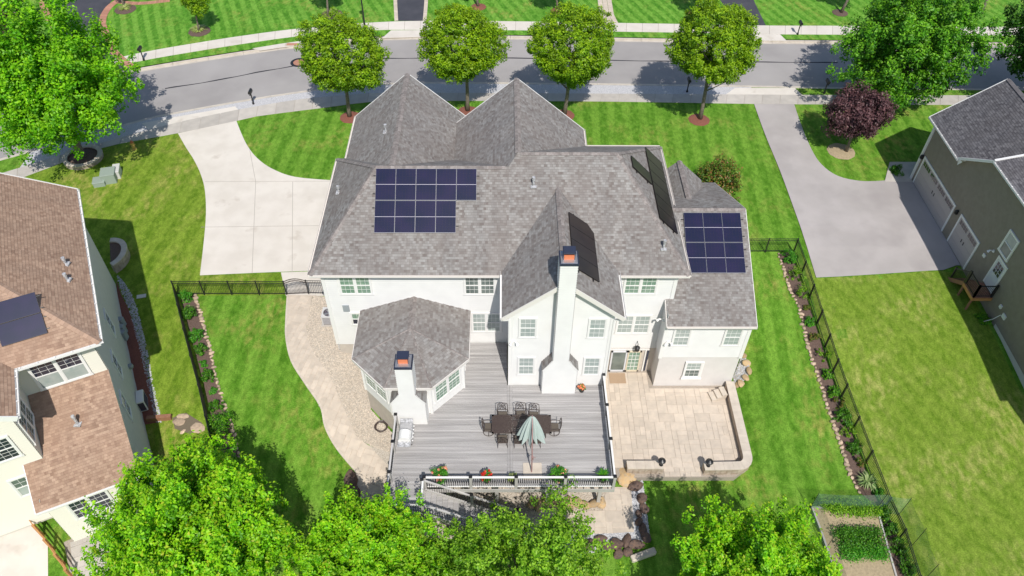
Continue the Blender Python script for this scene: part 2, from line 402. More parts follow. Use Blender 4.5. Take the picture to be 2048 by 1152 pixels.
M['leaf_birch'] = leaf_mat('birch_leaf', [(0, (.065, .19, .010)), (.45, (.16, .38, .014)), (.92, (.36, .60, .04))], .42)
M['leaf_plum'] = leaf_mat('plum_leaf', [(0, (.055, .026, .032)), (.6, (.115, .055, .062)), (1, (.21, .105, .105))], .25)
M['leaf_myrtle'] = leaf_mat('myrtle_leaf', [(0, (.05, .13, .012)), (.5, (.13, .24, .02)), (.8, (.24, .19, .04)), (1, (.36, .14, .06))], .3)
M['leaf_shrub'] = leaf_mat('shrub_leaf', [(0, (.03, .12, .01)), (.6, (.07, .24, .012)), (1, (.15, .36, .02))], .3)
M['leaf_bright'] = leaf_mat('bright_shrub_leaf', [(0, (.04, .20, .015)), (.6, (.08, .34, .02)), (1, (.18, .46, .03))], .35)
M['leaf_hosta'] = leaf_mat('hosta_leaf', [(0, (.20, .34, .05)), (.5, (.40, .48, .12)), (1, (.62, .62, .30))], .3)
M['leaf_spike'] = leaf_mat('spiky_leaf', [(0, (.10, .22, .05)), (.6, (.28, .42, .14)), (1, (.50, .58, .28))], .3)
M['flower_red'] = leaf_mat('red_petal', [(0, (.62, .02, .02)), (.8, (.72, .05, .03)), (1, (.85, .25, .08))], .2)
M['flower_orange'] = leaf_mat('orange_petal', [(0, (.80, .24, .12)), (.6, (.85, .40, .22)), (1, (.35, .10, .30))], .2)
M['net'] = bpy.data.materials.new('garden_netting'); M['net'].use_nodes = True
_n = M['net'].node_tree; _b = _n.nodes['Principled BSDF']; _b.inputs['Base Color'].default_value = (.16, .30, .22, 1); _b.inputs['Roughness'].default_value = .6
_t = _n.nodes.new('ShaderNodeBsdfTransparent'); _x = _n.nodes.new('ShaderNodeMixShader'); _x.inputs[0].default_value = .30
_n.links.new(_t.outputs[0], _x.inputs[1]); _n.links.new(_b.outputs[0], _x.inputs[2]); _n.links.new(_x.outputs[0], _n.nodes['Material Output'].inputs[0])

# ------------------------------------------------------------------ ground sheets
def sheet_mesh(poly, off, thick=0.0, step=GN, zf=None):
    """polygon (world xy) cut on the ground grid and laid on the ground, off metres above it"""
    bm = bmesh.new(); zf = zf or (lambda x, y: h(x, y)+off)
    vs = [bm.verts.new((p[0], p[1], 0)) for p in poly]
    bm.faces.new(vs); xs = [p[0] for p in poly]; ys = [p[1] for p in poly]
    for lo, hi, ax in ((min(xs), max(xs), 0), (min(ys), max(ys), 1)):
        lo = max(lo, -80 if ax == 0 else -10); hi = min(hi, 80 if ax == 0 else 150)
        c = math.ceil(lo/step)*step
        while c < hi:
            co = (c, 0, 0) if ax == 0 else (0, c, 0); no = (1, 0, 0) if ax == 0 else (0, 1, 0)
            if abs(c-lo) > 1e-4:
                bmesh.ops.bisect_plane(bm, geom=bm.verts[:]+bm.edges[:]+bm.faces[:], plane_co=co, plane_no=no, dist=1e-6)
            c += step
    bmesh.ops.triangulate(bm, faces=bm.faces[:])
    if thick:
        r = bmesh.ops.extrude_face_region(bm, geom=bm.faces[:])
        nv = {g for g in r['geom'] if isinstance(g, bmesh.types.BMVert)}
        for v in bm.verts: v.co.z = zf(v.co.x, v.co.y)-(0 if v in nv else thick)
    else:
        for v in bm.verts: v.co.z = zf(v.co.x, v.co.y)
        
    bmesh.ops.recalc_face_normals(bm, faces=bm.faces[:])
    if not thick:
        if sum(f.normal.z for f in bm.faces) < 0: bmesh.ops.reverse_faces(bm, faces=bm.faces[:])
    me = bpy.data.meshes.new('sheet'); bm.to_mesh(me); bm.free(); return me
def sheet(name, poly, off, material, thick=0.0, parent=None, kind='structure', zf=None, label=None, cat=None):
    me = sheet_mesh(poly, off, thick, zf=zf); me.name = name
    o = link(name, me, material, parent)
    if parent is not None: me.transform(Matrix.Translation(-rootloc(parent)))
    if kind: o['kind'] = kind
    if label: o['label'] = label
    if cat: o['category'] = cat
    return o
def W(pts, z=None):
    return [(G(*p) if z is None else PZ(p[0], p[1], z)) for p in pts]
def smooth_line(pts, n=6):
    """Catmull-Rom through world points"""
    out = []; P = [Vector(p) for p in pts]
    for i in range(len(P)-1):
        p0, p1, p2, p3 = P[max(i-1, 0)], P[i], P[i+1], P[min(i+2, len(P)-1)]
        for k in range(n):
            t = k/n
            out.append(.5*((2*p1)+(p2-p0)*t+(2*p0-5*p1+4*p2-p3)*t*t+(3*p1-p0-3*p2+p3)*t*t*t))
    out.append(P[-1]); return out
def resample(pts, n):
    P = [Vector((p[0], p[1], p[2] if len(p) > 2 else 0)) for p in pts]
    d = [0]
    for a, b in zip(P, P[1:]): d.append(d[-1]+(b-a).length)
    out = []
    for k in range(n+1):
        s = d[-1]*k/n; i = max(j for j in range(len(d)) if d[j] <= s+1e-9); i = min(i, len(P)-2)
        t = (s-d[i])/max(d[i+1]-d[i], 1e-9); out.append(P[i].lerp(P[i+1], t))
    return out
def offset_line(pts, d):
    out = []
    for i, p in enumerate(pts):
        a = pts[max(i-1, 0)]; b = pts[min(i+1, len(pts)-1)]; t = Vector((b[0]-a[0], b[1]-a[1], 0)).normalized()
        out.append(Vector((p[0]-t.y*d, p[1]+t.x*d, p[2] if len(p) > 2 else 0)))
    return out
def strip(mb, A, B, za, zb=None, thick=.05, mi=0):
    zb = za if zb is None else zb
    for i in range(len(A)-1):
        q = [A[i], A[i+1], B[i+1], B[i]]
        zt = [za(A[i].x, A[i].y), za(A[i+1].x, A[i+1].y), zb(B[i+1].x, B[i+1].y), zb(B[i].x, B[i].y)]
        mb.add([(p.x, p.y, z-thick) for p, z in zip(q, zt)]+[(p.x, p.y, z) for p, z in zip(q, zt)],
               [(3,2,1,0),(4,5,6,7),(0,1,5,4),(1,2,6,5),(2,3,7,6),(3,0,4,7)], mi)

far_out = 400
gz = lambda o: (lambda x, y: h(x, y)+o)
nk = smooth_line([PZ(*p, -.82) for p in ((-120, 350), (0, 318), (100, 290), (200, 262), (280, 239), (333, 228), (420, 212), (512, 196), (605, 182), (690, 172), (765, 167), (845, 164), (1024, 165), (1201, 167), (1354, 169), (1536, 172), (1713, 175), (1949, 177), (2200, 180))], 5)
fk = smooth_line([PZ(*p, -.82) for p in ((-120, 235), (0, 207), (120, 177), (263, 147), (400, 124), (512, 106.5), (602, 95), (680, 87), (759, 81), (852, 79), (1024, 79), (1224, 83), (1344, 85), (1517, 87.5), (1676, 89), (1850, 91), (2200, 95))], 5)
# nk runs left to right (south edge of the road), fk likewise (north edge)
S0 = nk[0]; S1 = nk[-1]; N0 = fk[0]; N1 = fk[-1]
nk_l = [Vector((-far_out, S0.y, 0))]+nk+[Vector((far_out, S1.y, 0))]
fk_l = [Vector((-far_out, N0.y, 0))]+fk+[Vector((far_out, N1.y, 0))]
sheet('ground', [(-far_out, -far_out), (far_out, -far_out), (far_out, far_out), (-far_out, far_out)], -.6, M['gdirt'])
sheet('road', [(p.x, p.y) for p in offset_line(nk_l, -.3)]+[(p.x, p.y) for p in offset_line(fk_l, .3)[::-1]], -.12, M['asphalt'])
nk_in = offset_line(nk_l, -.42); fk_in = offset_line(fk_l, .62)
sheet('lawn', [(p.x, p.y) for p in nk_in]+[(far_out, -far_out), (-far_out, -far_out)], 0, M['lawn'])
sheet('lawn', [(p.x, p.y) for p in fk_in]+[(far_out, far_out), (-far_out, far_out)], 0, M['lawn_far'])
# kerbs: a concrete gutter flush with the road and a raised kerb, cast in lengths
def kerb(line, sgn, label):
    L = [p for p in line]; n = int(sum((b-a).length for a, b in zip(L, L[1:]))/3.0)
    C = resample(L, n); D1 = offset_line(C, sgn*.30); D2 = offset_line(C, sgn*.46)
    root = thing('kerb', None, None, (C[n//2].x, C[n//2].y, h(C[n//2].x, C[n//2].y)))
    root['kind'] = 'structure'
    for i in range(n):
        gap = .012/3
        a = [C[i].lerp(C[i+1], gap), C[i].lerp(C[i+1], .5), C[i].lerp(C[i+1], 1-gap)]; b = [D1[i].lerp(D1[i+1], gap), D1[i].lerp(D1[i+1], .5), D1[i].lerp(D1[i+1], 1-gap)]
        c = [D2[i].lerp(D2[i+1], gap), D2[i].lerp(D2[i+1], .5), D2[i].lerp(D2[i+1], 1-gap)]
        mb = MB(); strip(mb, a, b, gz(-.10), gz(-.112), .2); strip(mb, b, c, gz(.012), gz(.02), .3)
        mb.build('kerb_stone', M['kerb'], root)
kerb(nk, -1, ''); kerb(fk, 1, '')
# tar seam, manhole, storm inlet
ts = [smooth_line([PZ(*p, -.82) for p in q], 4) for q in (((330, 178), (430, 162), (512, 146), (592, 132)), ((760, 118), (850, 117), (1024, 117), (1200, 121), (1360, 123.5), (1536, 125), (1676, 126)))]
mb = MB()
for q in ts:
    o2 = offset_line(q, .13); mb_s = q
    strip(mb, q, [p+(o-p)*(1+.4*math.sin(i*1.7)) for i, (p, o) in enumerate(zip(q, o2))], gz(-.113), None, .01)
mb.build('road_seam', M['tar'])['kind'] = 'structure'
p = PZ(598, 125, -.82)
mh = MB().lathe((p.x, p.y, p.z+.004), [(.75, -.02), (.75, .008), (.52, .01), (.52, .002)], 28)
mh = mh.build('manhole_collar', M['black']); tag(mh, 'dark round collar around the rusty manhole cover in the road', 'manhole')
mc = MB().lathe((p.x, p.y, p.z+.008), [(.50, -.02), (.50, .012), (.44, .014), (.42, .006), (.2, .006), (.18, .014), (.0001, .014)], 28).build('manhole_cover', M['brick'], mh)
p = PZ(585, 90, -.72)
root = thing('storm_drain_inlet', 'rusty red storm drain inlet set into the far kerb', 'storm drain', (p.x, p.y, -.72))
MB().box(p.x-.65, p.y-.28, -.84, p.x+.65, p.y+.28, -.66).build('inlet_box', M['kerb'], root)
MB().box(p.x-.5, p.y-.18, -.67, p.x+.5, p.y+.18, -.63).build('cover', M['brick'], root)

# verge of grey pavers and sidewalks, each slab its own piece
def slabs(name, A, B, n, off, material, parent, gap=.02, thick=.1, mid=1):
    A = resample(A, n); B = resample(B, n)
    for i in range(n):
        g = gap/max((A[i+1]-A[i]).length, .1)
        a = [A[i].lerp(A[i+1], g+(1-2*g)*k/mid) for k in range(mid+1)]; b = [B[i].lerp(B[i+1], g+(1-2*g)*k/mid) for k in range(mid+1)]
        mb = MB(); strip(mb, b, a, gz(off+random.uniform(-.003, .003)), None, thick); mb.build(name, material, parent)
def struct_root(name, p): o = thing(name, None, None, p); o['kind'] = 'structure'; return o
nw_out = smooth_line(W([(-100, 378), (0, 348), (100, 317), (207, 285), (347, 247), (470, 221), (512, 213), (600, 199), (700, 190), (800, 186), (1190, 187.5), (1586, 190), (1913, 191), (2200, 193)]), 5)
nw_in = smooth_line(W([(-100, 408), (0, 372), (100, 335), (207, 295), (353, 267), (473, 242), (512, 233), (645, 216), (742, 204), (830, 202), (1190, 203), (1511, 208), (1679, 209), (1913, 210), (2200, 212)]), 5)
rt = struct_root('sidewalk', (0, 56, -.7)); slabs('slab', nw_out, nw_in, 62, .025, M['walk'], rt)
sheet('sidewalk_joint', [(p.x, p.y) for p in nw_out]+[(p.x, p.y) for p in nw_in[::-1]], .006, M['joint'])
fw_out = smooth_line(W([(-100, 205), (0, 180), (130, 146), (257, 111), (397, 85.5), (512, 68), (602, 57), (732, 46), (852, 42), (1024, 43), (1344, 48), (1536, 51.5), (1689, 52), (2200, 55)]), 5)
fw_in = smooth_line(W([(-100, 225), (0, 196), (130, 161), (263, 126), (397, 102), (512, 84), (602, 72), (732, 61), (852, 60), (1024, 60.5), (1344, 65), (1536, 68.5), (1689, 69.5), (2200, 72)]), 5)
rt = struct_root('sidewalk', (0, 76, -.7)); slabs('slab', fw_out, fw_in, 70, .025, M['concrete'], rt)
sheet('sidewalk_joint', [(p.x, p.y) for p in fw_out]+[(p.x, p.y) for p in fw_in[::-1]], .006, M['joint'])
# near verge: gravel and pale pavers between kerb and sidewalk up to the neighbour's drive
vk = [p for p in offset_line(nk, -.47) if -36 < p.x < 22.2]; vs_ = [p for p in nw_out if -36 < p.x < 22.6]
sheet('stone_verge', [(p.x, p.y) for p in vk]+[(p.x, p.y) for p in vs_[::-1]], .012, M['greygravel'])
def apron(quad, name='driveway_apron', mt='concrete'):
    sheet(name, [(p.x, p.y) for p in W(quad)], .02, M[mt], thick=.05)
apron([(283, 247), (352, 234), (470, 213), (478, 221), (347, 248), (300, 262)])
apron([(1470, 176), (1590, 176.5), (1604, 190), (1452, 189)])
apron([(765, 76), (852, 73.5), (852, 60.5), (782, 61)])
apron([(1490, 80.5), (1573, 81.5), (1560, 69), (1480, 68)])
apron([(505, 97), (560, 88), (602, 82), (602, 90), (560, 95), (520, 101)])

# ------------------------------------------------------------------ driveways
dl = [(356, 267), (372, 295), (388, 320), (402, 350), (410, 382), (412, 430), (407, 490), (400, 551)]
dr = [(473, 242), (482, 265), (495, 292), (515, 317), (545, 338), (590, 354), (665, 361)]
DP = [(p.x, p.y) for p in smooth_line(W(dl), 4)]
DR = [(p.x, p.y) for p in smooth_line(W(dr), 4)]
drive_poly = DP+[tuple(G(512, 546).xy), tuple(G(562, 544).xy), tuple(G(648, 541).xy), (-9.6, 33.4), (-9.6, 42.2)]+DR[::-1]
sheet('driveway', drive_poly, .02, M['concrete'])
mb = MB()
for a, b in (((410, 364), (664, 363)), ((505, 546), (512, 364)), ((512, 364), (500, 300)), ((402, 455), (640, 452)), ((585, 545), (586, 364))):
    A = resample(W([a, b]), 5); strip(mb, A, offset_line(A, .035), gz(.025), None, .003)
mb.build('driveway_joint', M['joint'])['kind'] = 'structure'
sheet('gate_path', [(p.x, p.y) for p in W([(562, 545), (650, 542), (650, 592), (572, 592)])], .018, M['concrete'], thick=.04)
el = [(1508, 209), (1530, 270), (1560, 343), (1590, 425), (1612, 490), (1632, 556)]
er = [(1588, 209), (1603, 253), (1623, 300), (1643, 330), (1676, 353), (1723, 363), (1769, 362), (1782, 345), (1838, 345)]
sheet('driveway', [(p.x, p.y) for p in smooth_line(W(el), 4)]+[tuple(G(1760, 549).xy), tuple(G(1886, 541).xy), (29.9, 36.2), (30.6, 36.2), (30.6, 45.9)]+[(p.x, p.y) for p in smooth_line(W(er[:7]), 4)[::-1]], .05, M['drive'])
sheet('concrete_pad', [(p.x, p.y) for p in W([(1769, 364), (1779, 325), (1846, 325), (1846, 365)])], .06, M['walk'], thick=.06)
# across the road
sheet('driveway', [(p.x, p.y) for p in W([(790, -60), (792, -10), (792, 42), (852, 42), (855, -10), (858, -60)])], .014, M['darkdrive'])
sheet('driveway', [(p.x, p.y) for p in W([(1405, -50), (1440, 0), (1478, 51), (1532, 52), (1507, 0), (1480, -50)])], .014, M['darkdrive'])
sheet('driveway', [(p.x, p.y) for p in W([(85, -60), (105, 10), (120, 60), (160, 120), (200, 165), (262, 138), (225, 110), (203, 65), (200, 30), (225, 0), (260, -60)])], .014, M['darkdrive'])
def brick_band(name, line, wd, n, mt, label=None):
    L = smooth_line(W(line), 6); A = resample(L, n); B = offset_line(A, wd)
    rt = struct_root(name, (A[0].x, A[0].y, A[0].z)); slabs('brick', A, B, n, .03, M[mt], rt, .012, .08)
brick_band('brick_border', [(90, -40), (93, 5), (107, 40), (125, 70)], -.65, 36, 'brick')
brick_band('brick_border', [(236, -3), (212, 14), (198, 40), (203, 66), (220, 105), (255, 136)], .65, 48, 'brick')
brick_band('brick_border', [(232, 0), (280, 4), (340, -2)], -.6, 26, 'brick')
brick_band('paver_border', [(786, -40), (787, 0), (789, 42)], .35, 16, 'paver')
brick_band('paver_border', [(857, -40), (856, 0), (853, 42)], -.35, 16, 'paver')
# paver walk across the road
A = resample(W([(1192, -40), (1195, 0), (1199, 30), (1205, 47)]), 20); B = resample(W([(1224, -40), (1223, 0), (1228, 30), (1237, 47)]), 20)
rt = struct_root('paver_walk', (A[0].x, A[0].y, A[0].z))
for k in range(3):
    a = [A[i].lerp(B[i], k/3+.01) for i in range(21)]; b = [A[i].lerp(B[i], (k+1)/3-.01) for i in range(21)]
    slabs('paver', a, b, 20, .03, M['paver'], rt, .012, .08)

# ------------------------------------------------------------------ yard patches
fence_top = [(1597, 477), (1646, 620), (1696, 768), (1746, 901), (1783, 995), (1813, 1058), (1843, 1152), (1872, 1230)]
FR_ = [G(x, y, 1.25) for x, y in fence_top]
sheet('lawn', [(p.x, p.y) for p in W([(1600, 500), (1632, 557), (1760, 550), (1886, 542), (1905, 545)])]+[(29.9, 36.2), (29.9, 5), (FR_[-1].x+.3, FR_[-1].y)]+[(p.x+.1, p.y) for p in FR_[-2:0:-1]], .008, M['lawn_dry'])
sheet('lawn', [(p.x, p.y) for p in W([(0, 372), (100, 336), (207, 296), (352, 268)])]+DP+[tuple(G(571, 545).xy), tuple(G(571, 590).xy), tuple(G(358, 592).xy), tuple(G(407, 768).xy), tuple(G(440, 900).xy), tuple(G(300, 960).xy), (-24, 20), (-40, 30)], .008, M['lawn_side'])
lf = [G(342, 562, 1.25), G(395, 768, 1.25), G(425, 898, 1.25), G(452, 1010, 1.25), G(470, 1100, 1.25)]
bedL = [(390, 592), (400, 624), (413, 671), (422, 704), (434, 764), (448, 811), (468, 868), (478, 915)]
sheet('mulch_bed', [(p.x, p.y) for p in smooth_line(W(bedL), 4)]+[tuple(G(452, 915).xy), tuple(G(436, 893).xy), tuple(G(408, 768).xy), tuple(G(361, 592).xy)], .03, M['mulch'])
bedR = [(1556, 509), (1568, 541), (1579, 577), (1598, 617), (1608, 661), (1619, 704), (1639, 764), (1653, 811), (1669, 855), (1686, 905), (1699, 948), (1718, 985)]
sheet('mulch_bed', [(p.x, p.y) for p in smooth_line(W(bedR), 4)]+[(p.x-.15, p.y) for p in (FR_[4], FR_[3], FR_[2], FR_[1], FR_[0])], .03, M['mulch'])
sheet('mulch_bed', [(p.x, p.y) for p in W([(1735, 1010), (1765, 1000), (1795, 1075), (1830, 1160), (1860, 1240), (1820, 1240), (1790, 1160), (1752, 1048)])], .03, M['mulch'])

def blob(seed, r, sub=2, flat=.7, rough=.25, mats=None):
    """an uneven stone around the origin, base near z=0"""
    bm = bmesh.new(); bmesh.ops.create_icosphere(bm, subdivisions=sub, radius=1)
    rg = np.random.default_rng(seed); ks = rg.normal(size=(5, 3)); ph = rg.uniform(0, 6, 5)
    ax = rg.uniform(.75, 1.25, 2)
    for v in bm.verts:
        d = v.co.normalized(); k = 1+sum(math.sin(2.2*(ks[i] @ np.array(d))+ph[i]) for i in range(5))*rough/3
        v.co = Vector((d.x*ax[0], d.y*ax[1], max(d.z, -.45)*flat))*k*r
    me = bpy.data.meshes.new('stone'); bm.to_mesh(me); bm.free(); return me
STONES = [blob(i, 1, 1 if i < 6 else 2) for i in range(12)]
def stone_line(name, line, gap, size, mt, label, cat, rt=None, jitter=.12, dz=0.0):
    P = smooth_line(line, 6); L = sum((b-a).length for a, b in zip(P, P[1:])); n = max(2, int(L/gap)); C = resample(P, n)
    if rt is None: rt = thing(name, label, cat, (C[0].x, C[0].y, h(C[0].x, C[0].y)))
    o0 = rootloc(rt)
    for i, c in enumerate(C):
        me = STONES[random.randrange(6)]; key = me.name+mt
        if key not in bpy.data.meshes:
            k = me.copy(); k.name = key; k.materials.append(M[mt])
        o = bpy.data.objects.new('stone', bpy.data.meshes[key]); COL.objects.link(o); o.parent = rt
        s = size*random.uniform(.75, 1.3)
        o.location = Vector((c.x+random.uniform(-jitter, jitter)*size*2, c.y+random.uniform(-jitter, jitter)*size*2, h(c.x, c.y)+size*.35+dz))-o0
        o.rotation_euler = (random.uniform(-.2, .2), random.uniform(-.2, .2), random.uniform(0, 6.28)); o.scale = (s*1.15, s*.8, s*.8)
    return rt
stone_line('stone_edging', W(bedL), .26, .13, 'edgestone', 'tan fieldstone edging along the left fence bed', 'stone edging')
stone_line('stone_edging', W(bedR), .27, .14, 'edgestone', 'long tan fieldstone edging along the right fence bed', 'stone edging')

def scatter_pebbles(name, poly, n, size, mt, off=.01, label=None):
    """pebbles over a polygon as one mass"""
    poly = [(p[0], p[1]) for p in poly]; xs = [p[0] for p in poly]; ys = [p[1] for p in poly]
    def inside(x, y):
        c = False; j = len(poly)-1
        for i in range(len(poly)):
            if (poly[i][1] > y) != (poly[j][1] > y) and x < (poly[j][0]-poly[i][0])*(y-poly[i][1])/(poly[j][1]-poly[i][1])+poly[i][0]: c = not c
            j = i
        return c
    V, F = [], []
    base = np.array([(1, 0, 0), (-.5, .87, 0), (-.5, -.87, 0), (.05, 0, .75), (0, 0, -.4)])
    fc = [(0, 1, 3), (1, 2, 3), (2, 0, 3)]
    k = 0
    while k < n:
        x = random.uniform(min(xs), max(xs)); y = random.uniform(min(ys), max(ys))
        if not inside(x, y): continue
        a = random.uniform(0, 6.28); s = size*random.uniform(.6, 1.4); ca, sa = math.cos(a)*s, math.sin(a)*s*.75
        b = base[:4]; z = h(x, y)+off; i0 = len(V)
        for q in b: V.append((x+q[0]*math.cos(a)*s-q[1]*math.sin(a)*s*.75, y+q[0]*math.sin(a)*s+q[1]*math.cos(a)*s*.75, z+q[2]*s*.8))
        F += [(i0+f[0], i0+f[1], i0+f[2]) for f in fc]; k += 1
    mb = MB(); mb.v = V; mb.f = F; mb.mi = [0]*len(F)
    o = mb.build(name, M[mt]); o['kind'] = 'stuff'; tag(o, label, 'gravel'); return o
gp = [(p.x, p.y) for p in smooth_line(W([(626, 592), (614, 661), (627, 704), (659, 751), (675, 788), (694, 831), (712, 871), (739, 891), (778, 905)]), 4)]+[(-5.6, 21.75), (-5.6, 23.6), (-7.6, 25.6), (-7.8, 29.1), (-9.6, 29.1), (-9.75, 33.4), (-11.2, 33.4)]
sheet('gravel_bed', gp[:gp.index((-5.6, 21.75))-3]+[tuple(G(700, 880).xy), tuple(G(725, 925).xy), (-5.6, 20.4)]+gp[gp.index((-5.6, 21.75)):], .055, M['gravelbase'])
scatter_pebbles('gravel', gp, 15000, .045, 'pebble', .06, 'tan pebbles between the curved walk and the white house')

# ------------------------------------------------------------------ pavers
def pack(poly, cell, sizes, zf, parent, mt, thick=.06, gap=.012, rot=0, name='paver', lim=290):
    poly = [(p[0], p[1]) for p in poly]; cr, sr = math.cos(rot), math.sin(rot)
    lp = [(x*cr+y*sr, -x*sr+y*cr) for x, y in poly]
    def inside(x, y):
        c = False; j = len(lp)-1
        for i in range(len(lp)):
            if (lp[i][1] > y) != (lp[j][1] > y) and x < (lp[j][0]-lp[i][0])*(y-lp[i][1])/(lp[j][1]-lp[i][1])+lp[i][0]: c = not c
            j = i
        return c
    x0 = min(p[0] for p in lp); y0 = min(p[1] for p in lp); nx = int((max(p[0] for p in lp)-x0)/cell)+1; ny = int((max(p[1] for p in lp)-y0)/cell)+1
    free = {(i, j) for i in range(nx) for j in range(ny) if all(inside(x0+(i+a)*cell, y0+(j+b)*cell) for a in (.12, .88) for b in (.12, .88))}
    org = rootloc(parent); cache = {}; cnt = 0
    for j in range(ny):
        for i in range(nx):
            if (i, j) not in free: continue
            sz = sizes[:]; random.shuffle(sz)
            for a, b in sz+[(1, 1)]:
                cs = [(i+p, j+q) for p in range(a) for q in range(b)]
                if all(c in free for c in cs): break
            for c in cs: free.discard(c)
            if (a, b) not in cache:
                mb = MB(); wa, wb = a*cell/2-gap/2, b*cell/2-gap/2; e = .008
                mb.add([(-wa, -wb, -thick), (wa, -wb, -thick), (wa, wb, -thick), (-wa, wb, -thick), (-wa, -wb, -e), (wa, -wb, -e), (wa, wb, -e), (-wa, wb, -e),
                        (-wa+e, -wb+e, 0), (wa-e, -wb+e, 0), (wa-e, wb-e, 0), (-wa+e, wb-e, 0)],
                       [(0,1,5,4),(1,2,6,5),(2,3,7,6),(3,0,4,7),(4,5,9,8),(5,6,10,9),(6,7,11,10),(7,4,8,11),(8,9,10,11)])
                me = mb.mesh(name); me.materials.append(M[mt]); cache[(a, b)] = me
            lx, ly = x0+(i+a/2)*cell, y0+(j+b/2)*cell; X, Y = lx*cr-ly*sr, lx*sr+ly*cr
            o = bpy.data.objects.new(name, cache[(a, b)]); COL.objects.link(o); o.parent = parent
            o.location = Vector((X, Y, zf(X, Y)+random.uniform(-.002, .002)))-org
            ex = (zf(X+.3, Y)-zf(X-.3, Y))/.6; ey = (zf(X, Y+.3)-zf(X, Y-.3))/.6
            o.rotation_euler = (math.atan(ey), -math.atan(ex), rot); cnt += 1
    return cnt
PZP = -2.8
patio = struct_root('patio', (9.5, 25, PZP))
pp = [(5.75, 22.35), (12.4, 22.35), (13.0, 22.6), (13.35, 23.2), (13.35, 27.9), (9.0, 27.9), (9.0, 29.0), (5.75, 29.0)]
MB().prism([(5.5, 21.75), (12.7, 21.75), (13.6, 22.4), (13.75, 23.3), (13.65, 28.1), (9.05, 28.1), (9.05, 29.1), (5.5, 29.1)], -3.5, PZP-.02).build('patio_bed', M['paverjoint'], patio)
n_p = pack(pp, .30, [(2, 2), (2, 1), (1, 2), (3, 2), (2, 3), (2, 2)], lambda x, y: PZP, patio, 'paver')
pack([(8.85, 21.8), (10.95, 21.8), (10.95, 22.38), (8.85, 22.38)], .29, [(2, 1), (1, 1)], lambda x, y: PZP, patio, 'paver')
wlL = [(574, 591), (571, 640), (571, 677), (582, 724), (609, 768), (640, 815), (649, 855), (672, 898), (712, 946)]
wlR = [(625, 592), (617, 640), (614, 661), (627, 704), (659, 751), (675, 788), (694, 831), (712, 871), (739, 893)]
walk = struct_root('paver_walkway', (-11, 26, h(-11, 26)))
wa = smooth_line(W(wlL), 4); wb = smooth_line(W(wlR), 4)
wpoly = [(p.x, p.y) for p in wa]+[(-7.4, 17.6), (-5.76, 17.6), (-5.76, 21.75)]+[(p.x, p.y) for p in wb[::-1]]
sheet('walkway_bed', wpoly, .062, M['paver'], thick=.1, parent=walk)
pack(wpoly, .30, [(2, 2), (2, 1), (1, 2), (3, 2)], lambda x, y: h(x, y)+.078, walk, 'paver', rot=-.25)
slabs('border_stone', wa, offset_line(resample(wa, 60), .12), 60, .085, M['wallcap'], walk, .006, .1)
# lower path, its gravel and the ground under the deck
lowp = [(p.x, p.y) for p in W([(1212, 975), (1262, 975), (1268, 1065), (1150, 1070), (1000, 1075), (860, 1078), (860, 1045), (1080, 1022), (1205, 1022)])]
lp = struct_root('lower_path', (4, 19, -3.2))
sheet('lower_path_bed', lowp, .062, M['paver'], thick=.1, parent=lp)
pack(lowp, .32, [(2, 2), (2, 1), (1, 2), (3, 2)], lambda x, y: h(x, y)+.078, lp, 'paver')
gr = [(p.x, p.y) for p in W([(1262, 975), (1285, 960), (1300, 1080), (1170, 1110), (1060, 1100), (1060, 1072), (1150, 1070), (1268, 1065)])]
sheet('gravel_bed', gr, .05, M['greygravel'])
scatter_pebbles('gravel', gr, 3500, .045, 'greypebble', .055, 'grey gravel strip between the lower path and dark boulders')
ug = [(-5.6, 19.9), (5.6, 19.9), (5.6, 25.5), (-5.6, 25.5)]
sheet('gravel_bed', [(-5.6, 19.7), (5.9, 19.7), (5.9, 25.9), (-5.6, 25.9)], .012, M['gravelbase'])
scatter_pebbles('gravel', [(-3, 20.0), (5.6, 20.0), (5.6, 21.3), (-3, 21.3)], 3000, .045, 'pebble', .02, 'tan pebbles below the front edge of the raised deck')
sheet('gravel_bed', [(p.x, p.y) for p in W([(690, 985), (712, 950), (720, 1010), (735, 1060), (700, 1040)])], .02, M['greygravel'])
# mulch and gravel beside the left neighbour
lm = [(p.x, p.y) for p in W([(233, 560), (243, 590), (258, 620), (285, 700), (300, 770), (318, 845), (290, 850), (262, 760), (240, 660)])]
sheet('mulch_bed', lm, .03, M['redmulch'])
lg = [(p.x, p.y) for p in smooth_line(W([(233, 548), (255, 575), (275, 620), (292, 690), (305, 760), (324, 845)]), 3)]
scatter_pebbles('gravel', lg+[(p.x, p.y) for p in W([(312, 845), (295, 770), (280, 700), (258, 620), (240, 575)])], 1500, .06, 'greypebble', .02, 'white stone strip between mulch bed and side lawn')

